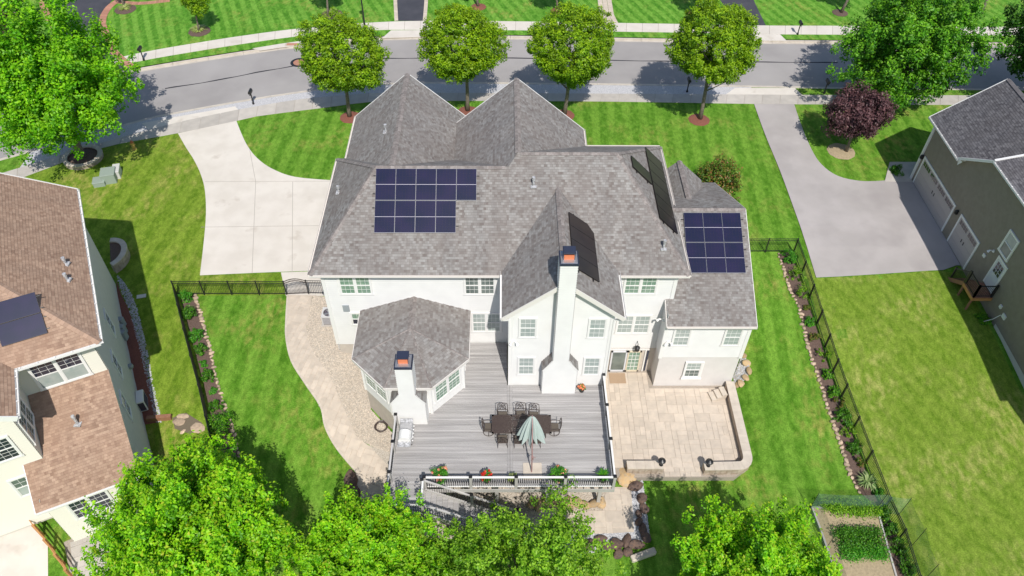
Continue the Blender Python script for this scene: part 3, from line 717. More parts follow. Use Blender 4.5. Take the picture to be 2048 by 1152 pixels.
# ------------------------------------------------------------------ lapped surfaces (siding, shingle courses)
def clip_band(poly, t0, t1):
    for lim, sg in ((t0, 1), (t1, -1)):
        out = []; n = len(poly)
        for i in range(n):
            a, b = poly[i], poly[(i+1) % n]; da, db = (a[1]-lim)*sg, (b[1]-lim)*sg
            if da >= 0: out.append(a)
            if (da >= 0) != (db >= 0):
                k = da/(da-db); out.append((a[0]+(b[0]-a[0])*k, lim))
        poly = out
        if len(poly) < 3: return []
    return poly
def lapped(name, poly, up, step, lift, material, parent, n=None, uvo=(0, 0)):
    """convex flat polygon covered in overlapping courses that run across 'up'"""
    P = [Vector(p) for p in poly]; nn = (P[1]-P[0]).cross(P[2]-P[1]).normalized()
    if n is not None and nn.dot(Vector(n)) < 0: nn = -nn
    up = Vector(up); v = (up-nn*up.dot(nn)).normalized(); u = v.cross(nn)
    o = P[0]; T = [((p-o).dot(u), (p-o).dot(v)) for p in P]
    ar = sum(T[i][0]*T[(i+1) % len(T)][1]-T[(i+1) % len(T)][0]*T[i][1] for i in range(len(T)))
    if ar < 0: T = T[::-1]
    t0 = min(t[1] for t in T); t1 = max(t[1] for t in T); mb = MB(); mb.uv = []
    k = 0; y = t0
    while y < t1-1e-4:
        q = clip_band(T, y, min(y+step, t1))
        if q:
            b = len(mb.v)
            off = [lift*(1-(a[1]-y)/step) for a in q]
            mb.add([o+u*a[0]+v*a[1]+nn*f for a, f in zip(q, off)], [tuple(range(len(q)))])
            mb.uv += [(a[0]+uvo[0], a[1]-t0+uvo[1]) for a in q]
            lo = [a for a in q if abs(a[1]-y) < 1e-5]
            if len(lo) >= 2:
                xa, xb = min(a[0] for a in lo), max(a[0] for a in lo)
                mb.add([o+u*xa+v*y, o+u*xb+v*y, o+u*xb+v*y+nn*lift, o+u*xa+v*y+nn*lift], [(0, 1, 2, 3)])
                mb.uv += [(xa+uvo[0], k*step+.002+uvo[1])]*2+[(xb+uvo[0], k*step+.002+uvo[1])]*2
        y += step; k += 1
    return mb.build(name, material, parent)
def roof(poly, parent, n=(0, 0, 1), mt='shingle', thick=.16, name='roof_slope', under=True):
    o = lapped(name, poly, (0, 0, 1), .143, .011, M[mt], parent, n, (random.uniform(0, 9), random.randrange(5)*.143))
    if under:       # the boarding below
        P = [Vector(p) for p in poly]; nn = (P[1]-P[0]).cross(P[2]-P[1]).normalized(); nn = nn if nn.z > 0 else -nn
        a = [p-nn*.004 for p in P]; b = [p-nn*thick for p in P]; k = len(P)
        mb = MB().add(a+b, [tuple(range(k)), tuple(range(k, 2*k))[::-1]]+[(i, (i+1) % k, k+(i+1) % k, k+i) for i in range(k)])
        s_ = mb.build('roof_boarding', M['fascia'], o)
        bm = bmesh.new(); bm.from_mesh(s_.data); bmesh.ops.recalc_face_normals(bm, faces=bm.faces[:]); bm.to_mesh(s_.data); bm.free()
    return o
def caps(line, parent, mt='cap', wd=.17, drop=.05, name='ridge_cap'):
    """overlapping cap shingles along a ridge or hip, folded over it"""
    a, b = Vector(line[0]), Vector(line[1]); d = (b-a); L = d.length; d /= L; s = d.cross(Vector((0, 0, 1))).normalized(); up = s.cross(d)
    if up.z < 0: up = -up
    n = int(L/.2); mb = MB()
    for i in range(n):
        p = a+d*(L*i/n); q = a+d*(L*(i+1.25)/n) if i < n-1 else b
        for sg in (-1, 1):
            mb.add([p+up*.035, q+up*.02, q+s*sg*wd-up*(drop+.01), p+s*sg*wd-up*(drop-.005)], [(0, 1, 2, 3) if sg < 0 else (3, 2, 1, 0)])
        mb.add([p+up*.035, p+s*wd-up*(drop-.005), p+s*wd-up*(drop+.01)-up*.01, p+up*.012, p-s*wd-up*(drop+.01), p-s*wd-up*(drop-.005)], [(0, 1, 2, 3), (0, 3, 4, 5)])
    o = mb.build(name, M[mt], parent); o['kind'] = 'stuff'; return o
def gutter(a, b, parent, mt='trim', sz=.11, name='gutter', out=(0, -1, 0), hang=False):
    a, b = Vector(a), Vector(b); d = (b-a).normalized(); o = Vector(out); mb = MB(); L = (b-a).length
    z = Vector((0, 0, 1))
    mb.frame(a, d, o, z, 0, L, 0, sz, -sz, -sz+.012); mb.frame(a, d, o, z, 0, L, sz-.012, sz, -sz, 0.01); mb.frame(a, d, o, z, 0, L, -.01, .006, -sz-.06, .0)
    if hang:
        t = .5
        while t < L: mb.frame(a+d*t, d, o, z, -.03, .03, .0, sz, -.02, -.005); t += .75
    return mb.build(name, M[mt], parent)
def wall(name, p0, p1, z0, z1, n, mt, parent, step=.16, lift=.036, top=None):
    """vertical lapped wall from p0 to p1 (xy); top: optional list of (x,y,z) along the upper edge from p1 back to p0"""
    poly = [(p0[0], p0[1], z0), (p1[0], p1[1], z0)]+(top or [(p1[0], p1[1], z1), (p0[0], p0[1], z1)])
    if step: return lapped(name, poly, (0, 0, 1), step, lift, M[mt], parent, n)
    return lapped(name, poly, (0, 0, 1), 50, .0, M[mt], parent, n)
def corner(p, z0, z1, parent, mt='trim', s=.1):
    return MB().box(p[0]-s, p[1]-s, z0, p[0]+s, p[1]+s, z1).build('corner_board', M[mt], parent)
def window(c, u, n, wd, ht, parent, units=1, mt='glass_blind', mt2=None, grid=(3, 2), trim=.09, lower_grid=True, name='window', tm='trim'):
    """double hung window; c = centre of the opening on the wall"""
    c, u, n = Vector(c), Vector(u).normalized(), Vector(n).normalized(); v = Vector((0, 0, 1)); f = MB(); c = c+n*.024
    W2, H2 = wd/2, ht/2
    for a0, a1, b0, b1 in ((-W2-trim, W2+trim, H2, H2+trim), (-W2-trim-.03, W2+trim+.03, -H2-trim, -H2), (-W2-trim, -W2, -H2, H2), (W2, W2+trim, -H2, H2)):
        f.frame(c, u, v, n, a0, a1, b0, b1, -.02, .062)
    uw = wd/units
    for k in range(1, units): f.frame(c, u, v, n, -W2+k*uw-.055, -W2+k*uw+.055, -H2, H2, -.02, .058)
    fo = f.build(name, M[tm], parent)
    g = MB()
    for k in range(units):
        a0 = -W2+k*uw+(.055 if k else 0); a1 = -W2+(k+1)*uw-(.055 if k < units-1 else 0)
        s_ = MB()
        s_.frame(c, u, v, n, a0, a1, -.028, .028, 0, .05)
        for a, b in ((a0, a0+.035), (a1-.035, a1)): s_.frame(c, u, v, n, a, b, -H2, H2, 0, .044)
        for a, b in ((-H2, -H2+.04), (H2-.035, H2)): s_.frame(c, u, v, n, a0, a1, a, b, 0, .046)
        s_.build('sash', M[tm], fo)
        for i, (b0, b1) in enumerate(((0.028, H2-.035), (-H2+.04, -.028))):
            MB().frame(c, u, v, n, a0+.035, a1-.035, b0, b1, .012, .024).build('pane', M[(mt2 if (i and mt2) else mt)], fo)
            if i and not lower_grid: continue
            for q in range(1, grid[0]): x = a0+(a1-a0)*q/grid[0]; g.frame(c, u, v, n, x-.007, x+.007, b0, b1, .02, .032)
            for q in range(1, grid[1]): y = b0+(b1-b0)*q/grid[1]; g.frame(c, u, v, n, a0, a1, y-.007, y+.007, .02, .031)
    if g.v: g.build('muntin_grid', M[tm], fo)
    return fo
def downspout(pts, parent, mt='trim'):
    mb = MB()
    for a, b in zip(pts, pts[1:]): mb.bar(a, b, .08, .08)
    return mb.build('downspout', M[mt], parent)
def vent_pipe(p, parent, ht=.5, base=True):
    mb = MB().tube([p, (p[0], p[1], p[2]+ht+.1)], .065, 8).tube([(p[0], p[1], p[2]+ht), (p[0], p[1], p[2]+ht+.18)], .09, 8)
    if base: mb.box(p[0]-.16, p[1]-.16, p[2]-.04, p[0]+.16, p[1]+.16, p[2]+.03)
    return mb.build('vent_pipe', M['steel'], parent)

# ------------------------------------------------------------------ the white house
HS = thing('house', 'large white sided house with grey shingle roof in the middle of the plot', 'house', (0, 34, 0))
S = .65; EY, EZ = 28.7, 5.9
def rearz(y): return EZ+S*(y-EY)
XL, XR = -10.25, 9.86
LRY, LRZ = 33.75, rearz(33.75); RRY, RRZ = 34.42, rearz(34.42)
FYL = 2*LRY-EY; FYR = 2*RRY-EY
XM = .27
# rear slope in two convex pieces plus hips and front slopes
roof([(XL, EY, EZ), (XM, EY, EZ), (XM, LRY, LRZ), (-6.92, LRY, LRZ)], HS)
roof([(XM, EY, EZ), (XR, EY, EZ), (6.2, RRY, RRZ), (.78, RRY, RRZ), (XM, LRY, LRZ)], HS)
roof([(XL, EY, EZ), (-6.92, LRY, LRZ), (XL, FYL, EZ)], HS, n=(-1, 0, 1))
roof([(XL, FYL, EZ), (-6.92, LRY, LRZ), (XM, LRY, LRZ), (XM, FYL, EZ)], HS, n=(0, 1, 1))
roof([(XR, EY, EZ), (XR, FYR, EZ), (6.2, RRY, RRZ)], HS, n=(1, 0, 1))
roof([(XR, FYR, EZ), (6.2, RRY, RRZ), (.85, RRY, RRZ), (.85, FYR, EZ)], HS, n=(0, 1, 1))
caps([(XL, EY, EZ), (-6.92, LRY, LRZ)], HS); caps([(XL, FYL, EZ), (-6.92, LRY, LRZ)], HS)
caps([(-6.92, LRY, LRZ), (.1, LRY, LRZ)], HS); caps([(.9, RRY, RRZ), (6.2, RRY, RRZ)], HS)
caps([(XR, EY, EZ), (6.2, RRY, RRZ)], HS); caps([(XR, FYR, EZ), (6.2, RRY, RRZ)], HS)
# front gables
def front_gable(xr, zr, yb, yf, xl, xq, mt='shingle', yfl=None):
    ex = [(xr-(zr-LRZ)*(xr-xl)/(zr-EZ), LRY, LRZ)] if zr > LRZ else []
    roof([(xr, yb, zr), (xr, yf, zr), (xl, yf, EZ), (xl, yb+1.5, EZ)]+ex, HS, n=(-1, 0, 1))
    roof([(xr, yb, zr), (xr, yf, zr), (xq, yf, EZ), (xq, yb+1.5, EZ)], HS, n=(1, 0, 1))
    caps([(xr, yb, zr), (xr, yf, zr)], HS)
    wall('front_gable_wall', (xl+.3, yf-.35), (xq-.3, yf-.35), -.7, 0, (0, 1, 0), 'white', HS, step=0, top=[(xq-.3, yf-.35, EZ), (xr, yf-.35, zr-.25), (xl+.3, yf-.35, EZ)])
    gutter((xl, yb+1.6, EZ), (xl, yf, EZ), HS, 'fascia', out=(-1, 0, 0)); gutter((xq, yb+1.6, EZ), (xq, yf, EZ), HS, 'fascia', out=(1, 0, 0))
    MB().bar((xl, yf, EZ-.1), (xr, yf, zr-.1), .05, .2).bar((xq, yf, EZ-.1), (xr, yf, zr-.1), .05, .2).build('rake_board', M['trim'], HS)
front_gable(-6.08, 9.08, 33.95, 43.4, -9.72, -2.5)
front_gable(.78, RRZ, RRY, 42.0, -3.55, 5.15)
mb = MB().box(-9.4, 36, -.75, -2.8, 43.0, EZ-.05).box(-3.2, 36, -.75, 4.9, 41.6, EZ-.05).box(-9.72, 30, -.8, 9.3, 38.2, EZ-.08).box(XM+.2, 30, -.8, 9.3, 39.6, EZ-.09)
mb.build('front_wall', M['white'], HS)
# walls facing the garden
wy = 29.07
wall('rear_wall', (-9.72, wy), (.36, wy), -.2, EZ-.12, (0, -1, 0), 'white', HS)
wall('rear_wall', (.36, wy), (9.3, wy), -.55, EZ-.12, (0, -1, 0), 'white', HS)
MB().box(-9.68, wy+.03, -3.2, 9.26, 36.2, EZ-.14).build('foundation', M['found'], HS)
wall('left_wall', (-9.72, 36), (-9.72, wy), -.75, EZ-.12, (-1, 0, 0), 'white', HS)
wall('right_wall', (9.3, wy), (9.3, 38), -.7, EZ-.12, (1, 0, 0), 'white', HS)
corner((-9.7, wy+.04), -.2, EZ-.1, HS); corner((9.28, wy+.04), -2.8, EZ-.1, HS)
MB().box(XL+.02, EY+.02, EZ-.17, XR-.02, wy+.3, EZ-.14).build('soffit', M['trim'], HS)
gutter((XL, EY, EZ), (-.05, EY, EZ), HS, 'fascia'); gutter((6.06, EY, EZ), (XR, EY, EZ), HS, 'fascia')
gutter((XL, FYL, EZ), (XL, EY, EZ), HS, 'fascia', out=(-1, 0, 0)); gutter((XR, EY, EZ), (XR, FYR, EZ), HS, 'fascia', out=(1, 0, 0))
gutter((5.2, FYR, EZ), (XR, FYR, EZ), HS, 'fascia', out=(0, 1, 0))
U, NS = (1, 0, 0), (0, -1, 0)
window((-8.02, wy, 4.80), U, NS, 1.62, 1.32, HS, 2, 'glass_green', grid=(3, 2))
window((-1.30, wy, 4.80), U, NS, 1.56, 1.34, HS, 2, 'glass', 'glass', grid=(3, 2))
window((-.98, wy, 1.75), U, NS, 1.56, 1.50, HS, 2, 'glass_blind', grid=(3, 2))
window((-8.27, wy, 2.05), U, NS, .6, .9, HS, 1, 'glass_green', 'glass_dark', grid=(2, 1))
window((7.42, wy, 4.80), U, NS, 1.68, 1.24, HS, 2, 'glass_green', grid=(3, 2))
window((7.42, wy, 1.58), U, NS, 1.80, 1.46, HS, 2, 'glass_blind', grid=(3, 2))
# cross gable bay
BX0, BX1, BY, BZ, BR = .36, 5.56, 25.98, 6.02, 8.55
bx = 2.95; by0 = 25.58; yb = EY+(BR-EZ)/S
yv = EY+(BZ-EZ)/S
roof([(bx, by0, BR), (bx, yb, BR), (-.08, yv, BZ), (-.08, by0, BZ)], HS, n=(-1, 0, 1))
roof([(bx, by0, BR), (bx, yb, BR), (6.05, yv, BZ), (6.05, by0, BZ)], HS, n=(1, 0, 1))
caps([(bx, by0, BR), (bx, yb, BR)], HS)
wall('bay_gable_wall', (BX0, BY), (BX1, BY), -.6, 0, NS, 'white', HS, top=[(BX1, BY, BZ-.1), (bx, BY, BR-.2), (BX0, BY, BZ-.1)])
MB().prism([(BX0+.03, BY+.04), (BX1-.03, BY+.04), (BX1-.03, wy), (BX0+.03, wy)], -3.2, BZ-.2).build('bay_foundation', M['stucco'], HS)
wall('bay_side_wall', (BX0, wy), (BX0, BY), -.6, BZ-.15, (-1, 0, 0), 'white', HS); wall('bay_side_wall', (BX1, BY), (BX1, wy), -.6, BZ-.15, (1, 0, 0), 'white', HS)
for x in (BX0+.02, BX1-.02): corner((x, BY+.05), -.5 if x < 3 else -2.8, BZ-.12, HS)
mb = MB()
for xa in (-.08, 6.05): mb.bar((xa, by0-.02, BZ-.10), (bx, by0-.02, BR-.10), .045, .24); mb.bar((xa, by0+.2, BZ-.2), (bx, by0+.2, BR-.2), .4, .02)
mb.build('rake_board', M['fascia'], HS)
gutter((-.08, by0, BZ), (-.08, yv, BZ), HS, 'trim', out=(-1, 0, 0)); gutter((6.05, by0, BZ), (6.05, yv, BZ), HS, 'trim', out=(1, 0, 0))
downspout([(-.15, by0+.05, BZ-.1), (-.12, by0+.08, BZ-.25), (.28, BY-.07, BZ-.5), (.28, BY-.07, .05)], HS)
downspout([(6.1, by0+.05, BZ-.1), (6.05, by0+.1, BZ-.25), (5.62, BY-.06, BZ-.5), (5.62, BY-.06, -2.75)], HS)
downspout([(-.0, wy-.3, EZ-.15), (.22, wy-.08, EZ-.45), (.22, wy-.08, .05)], HS)
for cx_, zc in ((1.24, 4.86), (4.80, 4.82), (1.22, 1.70), (4.78, 1.68)):
    window((cx_, BY, zc), U, NS, .80, 1.42, HS, 1, 'glass_blind', grid=(3, 2), trim=.08)
# chimneys: shingled shoulders, sided shaft, metal cap
def chimney(cx, yf, yb_, bw, sw, z0, zs0, zs1, zt, label, step=.125):
    ch = MB().box(cx-sw/2, yf+.02, z0, cx+sw/2, yb_, zt).build('chimney', M['white'], HS)
    w2 = sw/2; b2 = bw/2
    wall('siding', (cx-b2, yf), (cx+b2, yf), z0, 0, NS, 'white', ch, top=[(cx+b2, yf, zs0), (cx+w2, yf, zs1), (cx-w2, yf, zs1), (cx-b2, yf, zs0)])
    wall('siding', (cx-w2, yf), (cx+w2, yf), zs1, zt, NS, 'white', ch)
    for sg in (-1, 1):
        wall('siding', (cx+sg*w2, yf), (cx+sg*w2, yb_), zs1-.3, zt, (sg, 0, 0), 'white', ch)
        wall('siding', (cx+sg*b2, yf), (cx+sg*b2, yb_), z0, zs0, (sg, 0, 0), 'white', ch)
        lapped('shoulder', [(cx+sg*(b2+.06), yf-.05, zs0-.03), (cx+sg*(b2+.06), yb_, zs0-.03), (cx+sg*w2, yb_, zs1+.02), (cx+sg*w2, yf-.05, zs1+.02)], (0, 0, 1), .143, .01, M['shingle'], ch, (sg, 0, 1))
        MB().bar((cx+sg*b2, yf-.02, zs0-.07), (cx+sg*w2, yf-.02, zs1-.03), .03, .1).build('shoulder_trim', M['trim'], ch)
    MB().box(cx-w2-.04, yf-.04, zt-.14, cx+w2+.04, yb_+.04, zt).build('flashing', M['navy'], ch)
    MB().box(cx-w2+.02, yf+.02, zt, cx+w2-.02, yb_-.02, zt+.03).build('crown', M['alu'], ch)
    yc = (yf+yb_)/2+.02
    MB().box(cx-.24, yc-.2, zt+.03, cx+.24, yc+.2, zt+.26).build('flue', M['terra'], ch)
    cp = MB().box(cx-.30, yc-.26, zt+.42, cx+.30, yc+.26, zt+.45)
    cp.box(cx-.26, yc-.22, zt+.45, cx+.26, yc+.22, zt+.5)
    cp.build('cap', M['navy'], ch)
    mb = MB()
    for a in (-1, 1):
        for b in (-1, 1): mb.box(cx+a*.26-.015, yc+b*.22-.015, zt+.02, cx+a*.26+.015, yc+b*.22+.015, zt+.43)
    mb.build('cap_leg', M['navy'], ch); return ch
chimney(3.02, 25.37, 26.2, 1.84, .82, 0, 2.1, 2.9, 10.05, '')
# doors of the walkout
def glazed_door(x0, x1, z0, z1, y, parent, mt, gm, grid=None, name='door'):
    d = MB()
    for a, b, c_, e in ((x0, x0+.09, z0, z1), (x1-.09, x1, z0, z1), (x0, x1, z1-.09, z1), (x0, x1, z0, z0+.14)): d.box(a, y-.05, c_, b, y+.02, e)
    d = d.build(name, M[mt], parent)
    MB().box(x0+.09, y-.02, z0+.14, x1-.09, y, z1-.09).build('pane', M[gm], d)
    if grid:
        g = MB()
        for i in range(1, grid[0]): x = x0+.09+(x1-x0-.18)*i/grid[0]; g.box(x-.012, y-.035, z0+.14, x+.012, y-.018, z1-.09)
        for i in range(1, grid[1]): z = z0+.14+(z1-z0-.23)*i/grid[1]; g.box(x0+.09, y-.034, z-.012, x1-.09, y-.018, z+.012)
        g.build('muntin_grid', M['trim'], d)
    return d
MB().box(6.3, wy-.035, -.78, 8.7, wy, -.64).box(8.44, wy-.04, -2.8, 8.52, wy, -.7).build('door_trim', M['trim'], HS)
glazed_door(6.42, 7.38, -2.74, -.8, wy-.06, HS, 'doorw', 'glass', None)
glazed_door(7.40, 8.22, -2.74, -.8, wy-.06, HS, 'door', 'glass_green', (3, 5))
MB().box(8.56, wy-.03, -2.75, 8.66, wy+.01, -.85).build('storm_door_track', M['navy'], HS)
# right wing
WX0, WX1, WY, WZ = 9.0, 13.70, 27.93, 3.05
wr_y, wr_z, WS = 33.85, 6.15, .498
wall('wing_wall', (WX0, WY), (WX1, WY), .0, WZ-.12, NS, 'white', HS)
MB().box(WX0+.02, WY+.03, -3.3, WX1-.02, 39.0, WZ-.16).build('wing_base', M['stucco'], HS)
lapped('wing_gable_wall', [(WX1, WY, -.1), (WX1, 39.4, -.7), (WX1, 39.4, WZ-.1), (WX1, wr_y, wr_z-.2), (WX1, WY, WZ-.1)], (0, 0, 1), .125, .014, M['white'], HS, (1, 0, 0))
wall('wing_side_wall', (WX0, wy), (WX0, WY), -.1, WZ+.5, (-1, 0, 0), 'white', HS)
corner((WX0+.03, WY+.05), -.1, WZ-.1, HS); corner((WX1-.02, WY+.05), -.1, WZ-.1, HS)
wex0, wex1 = 8.93, 13.86; wey = 27.6
roof([(wex0, wey, WZ), (wex1, wey, WZ), (wex1, wr_y, wr_z), (9.35, wr_y, wr_z), (9.35, 29.0, WZ+WS*1.4), (wex0, 29.0, WZ+WS*1.4)], HS)
roof([(wex1, wr_y, wr_z), (9.35, wr_y, wr_z), (9.35, 40.1, WZ), (wex1, 40.1, WZ)], HS, n=(0, 1, 1))
caps([(9.4, wr_y, wr_z), (wex1, wr_y, wr_z)], HS)
gutter((wex0, wey, WZ), (wex1, wey, WZ), HS, 'fascia')
MB().bar((wex1+.01, wey, WZ-.1), (wex1+.01, wr_y, wr_z-.1), .04, .18).bar((wex1+.01, 40.1, WZ-.1), (wex1+.01, wr_y, wr_z-.1), .04, .18).bar((wex0-.01, wey, WZ-.1), (wex0-.01, 29.0, WZ+WS*1.4-.1), .04, .18).build('rake_board', M['fascia'], HS)
# little dormer gable at the front of the wing
gp0 = PPl(1360, 326, (10.3, 0, 0), Vector((1, 0, 0)))
dz = 5.15; dx = 11.15
roof([(dx, 35.9, dz), (dx, 39.7, dz), (dx-1.65, 39.7, 3.6), (dx-1.65, 37.5, 3.6)], HS, n=(-1, 0, 1))
roof([(dx, 35.9, dz), (dx, 39.7, dz), (dx+1.65, 39.7, 3.6), (dx+1.65, 37.5, 3.6)], HS, n=(1, 0, 1))
caps([(dx, 35.9, dz), (dx, 39.7, dz)], HS)
wall('dormer_wall', (dx-1.4, 39.5), (dx+1.4, 39.5), -.7, 0, (0, 1, 0), 'white', HS, step=0, top=[(dx+1.4, 39.5, 3.6), (dx, 39.5, dz-.2), (dx-1.4, 39.5, 3.6)])
MB().box(dx-1.4, 39, -.75, dx+1.4, 39.45, 3.55).build('dormer_base', M['white'], HS)
window((9.97, WY, 1.81), U, NS, .84, 1.38, HS, 1, 'glass_blind'); window((12.83, WY, 1.81), U, NS, .86, 1.38, HS, 1, 'glass_blind')
wb_ = window((11.12, WY, -1.16), U, NS, .86, 1.30, HS, 1, 'glass_blind', 'glass')
MB().box(11.62, WY-.09, -1.95, 11.7, WY-.0, -.45).box(10.55, WY-.12, -2.02, 11.75, WY, -1.93).build('sill', M['trim'], wb_)
# sunroom with its own chimney
SX0, SX1, SXC = -8.02, -1.85, -4.93; SZ, SRZ = 2.72, 3.88
e = [(SX0, wy, SZ), (SX0, 25.62, SZ), (-6.14, 23.72, SZ), (-3.7, 23.72, SZ), (SX1, 25.62, SZ), (SX1, wy, SZ)]
ap = (SXC, 26.75, SRZ); rw = (SXC, wy, SRZ)
roof([e[0], e[1], ap, rw], HS, n=(-1, 0, 1)); roof([e[1], e[2], ap], HS, n=(-1, -1, 1)); roof([e[2], e[3], ap], HS, n=(0, -1, 1))
roof([e[3], e[4], ap], HS, n=(1, -1, 1)); roof([e[4], e[5], rw, ap], HS, n=(1, 0, 1))
caps([ap, rw], HS)
for q in e[1:5]: caps([q, ap], HS, wd=.14)
mb = MB()
for a, b in zip(e, e[1:]): mb.bar((a[0], a[1], a[2]-.09), (b[0], b[1], b[2]-.09), .08, .17)
mb.build('sunroom_gutter', M['fascia'], HS)
ww = [(-7.65, wy), (-7.65, 25.78), (-5.98, 24.08), (-3.86, 24.08), (-2.2, 25.78), (-2.2, wy)]
for i, (a, b) in enumerate(zip(ww, ww[1:])):
    d = Vector((b[0]-a[0], b[1]-a[1], 0)); L = d.length; d.normalize(); n_ = Vector((d.y, -d.x, 0))
    if n_.dot(Vector((a[0]-SXC, a[1]-27, 0))) < 0: n_ = -n_
    wall('sunroom_wall', a, b, -.15, SZ-.15, n_, 'white', HS)
    MB().bar((a[0]-n_.x*.06, a[1]-n_.y*.06, -1.1), (b[0]-n_.x*.06, b[1]-n_.y*.06, -1.1), .1, 2.0).build('sunroom_base', M['found'], HS)
    cm = Vector((a[0]+b[0], a[1]+b[1], 0))*.5; cm.z = 1.5
    if i in (1, 3): window(cm+d*.0, d, n_, 1.75, 1.55, HS, 2, 'glass_green', grid=(3, 3))
    elif i in (0, 4): window(cm, d, n_, 1.75, 1.55, HS, 2, 'glass_green', grid=(3, 3))
for q in ww[1:5]: corner(q, -.15, SZ-.15, HS, s=.07)
MB().prism([(x, y) for x, y in ww], SZ-.2, SZ-.17).build('sunroom_ceiling', M['trim'], HS)
chimney(-4.93, 23.35, 24.15, 1.74, .82, -.3, 1.98, 2.66, 4.9, '')
# small fittings of the house
for p in ((1067, 372), (1327, 497)):
    q = PPl(p[0], p[1], (0, EY, EZ), Vector((0, -S, 1))); vent_pipe((q.x, q.y, q.z), HS, .42)
hl = Vector((-.72, 0, 1))
q = PPl(678, 385, (XL, 0, EZ), Vector(((LRZ-EZ)/(XL+6.92), 0, 1))); vent_pipe((q.x, q.y, q.z), HS, .3)
q = PPl(772, 264, (-9.72, 0, EZ), Vector((-(9.08-EZ)/3.64, 0, 1))); vent_pipe((q.x, q.y, q.z), HS, .35)
wl = MB().tube([(7.85, wy-.02, .05), (7.85, wy-.3, .1), (7.85, wy-.3, -.1)], .02, 6).lathe((7.85, wy-.3, -.48), [(.05, 0), (.14, .05), (.16, .3), (.04, .42)], 10).build('wall_lantern', M['black'], HS)
def flood(p, parent, out):
    p = Vector(p); o = Vector(out); mb = MB().box(p.x-.07, p.y-.05, p.z-.07, p.x+.07, p.y+.05, p.z+.07)
    for s_ in (-.12, .14):
        mb.tube([p+Vector((0, 0, .02)), p+o*.14+Vector((s_, 0, .06)), p+o*.2+Vector((s_*1.4, 0, -.06))], [.03, .05, .09], 8)
    return mb.build('flood_light', M['trim'], parent)
flood((.52, BY-.02, 3.75), HS, NS); flood((9.28, WY-.02, 1.35), HS, NS); flood((8.95, WY+.6, 2.55), HS, (-1, 0, 0))
MB().box(-8.95, wy-.1, 2.72, -8.6, wy, 3.2).build('wall_meter_box', M['grey'], HS)

# ------------------------------------------------------------------ solar arrays (rest on the roof: things of their own)
def solar(label, corner_, u, v, n, cells, pw, ph, mt='pv', rails=True, lines=True):
    """cells: list of (col,row) occupied; origin = upper left corner, v points down the roof"""
    c0, u, v, n = Vector(corner_), Vector(u).normalized(), Vector(v).normalized(), Vector(n).normalized()
    rt = thing('solar_array', label, 'solar panels', c0)
    for (i, j) in cells:
        f = MB(); a0, a1, b0, b1 = i*pw+.008, (i+1)*pw-.008, j*ph+.012, (j+1)*ph-.012
        f.frame(c0, u, v, n, a0, a1, b0, b1, .07, .105)
        po = f.build('panel', M[mt], rt)
        g = MB(); t = .007
        for q in ((a0, a1, b0, b0+t), (a0, a1, b1-t*2, b1), (a0, a0+t*.8, b0, b1), (a1-t*.8, a1, b0, b1)): g.frame(c0, u, v, n, *q, .1, .112)
        g.build('panel_frame', M['alu'] if lines else M['black'], po)
        if lines:
            mid = (b0+b1)/2; MB().frame(c0, u, v, n, a0+.01, a1-.01, mid-.009, mid+.009, .1055, .1085).build('busbar', M['pv_line'], po)
            k = MB()
            for q in range(1, 6): x = a0+(a1-a0)*q/6; k.frame(c0, u, v, n, x-.003, x+.003, b0+.02, b1-.02, .1052, .1066)
            for q in range(1, 20):
                y = b0+(b1-b0)*q/20
                if abs(y-mid) > .04: k.frame(c0, u, v, n, a0+.01, a1-.01, y-.0025, y+.0025, .1052, .1068)
            k = k.build('cell_grid', M['pv_black'], po); k['kind'] = 'stuff'
    if rails:
        mb = MB(); ks = sorted({j for _, j in cells})
        for j in ks:
            cs = [i for i, jj in cells if jj == j]
            for f_ in (.22, .78): mb.frame(c0, u, v, n, min(cs)*pw-.14, (max(cs)+1)*pw+.14, (j+f_)*ph-.02, (j+f_)*ph+.02, .01, .07)
        mb.build('mounting_rail', M['black'], rt)
    return rt
rn = Vector((0, -S, 1)).normalized(); rd = Vector((0, -1, -S)).normalized()
q = PPl(752.5, 338, (0, EY, EZ), rn)
solar('dark blue solar panels on the rear roof of the white house left of the vent', q, (1, 0, 0), rd, rn, [(i, 0) for i in range(5)]+[(i, 1) for i in range(4)], 1.088, 1.80)
wn = Vector((0, -WS, 1)).normalized(); wd_ = Vector((0, -1, -WS)).normalized()
q = PPl(1366, 426.5, (0, wey, WZ), wn)
solar('dark blue block of six solar panels on the low right wing roof', q, (1, 0, 0), wd_, wn, [(i, j) for i in range(3) for j in range(2)], 1.085, 1.82)
# right hip: one long run and a single panel beside it
hn = Vector((RRZ-EZ, 0, XR-6.2)).normalized(); dn = Vector((XR-6.2, 0, EZ-RRZ)).normalized()
hz = lambda x: EZ+(XR-x)*(RRZ-EZ)/(XR-6.2)
solar('long run of black solar panels along the right hip of the big roof', (8.36, 31.5, hz(8.36)), (0, 1, 0), dn, hn, [(i, 0) for i in range(6)], 1.07, 1.66, 'pv_black', lines=False)
solar('single black solar panel beside the long run on the right hip', (7.06, 34.25, hz(7.06)), (0, 1, 0), dn, hn, [(0, 0)], 1.04, 1.78, 'pv_black', lines=False)
gn = Vector(((BR-BZ), 0, (6.05-bx))).normalized(); gd = Vector((6.05-bx, 0, BZ-BR)).normalized()
gx = 3.36; solar('four black solar panels on the right slope of the chimney gable', (gx, 26.98, BR-(gx-bx)*(BR-BZ)/(6.05-bx)), (0, 1, 0), gd, gn, [(i, 0) for i in range(4)], 1.02, 1.80, 'pv_black', lines=False)

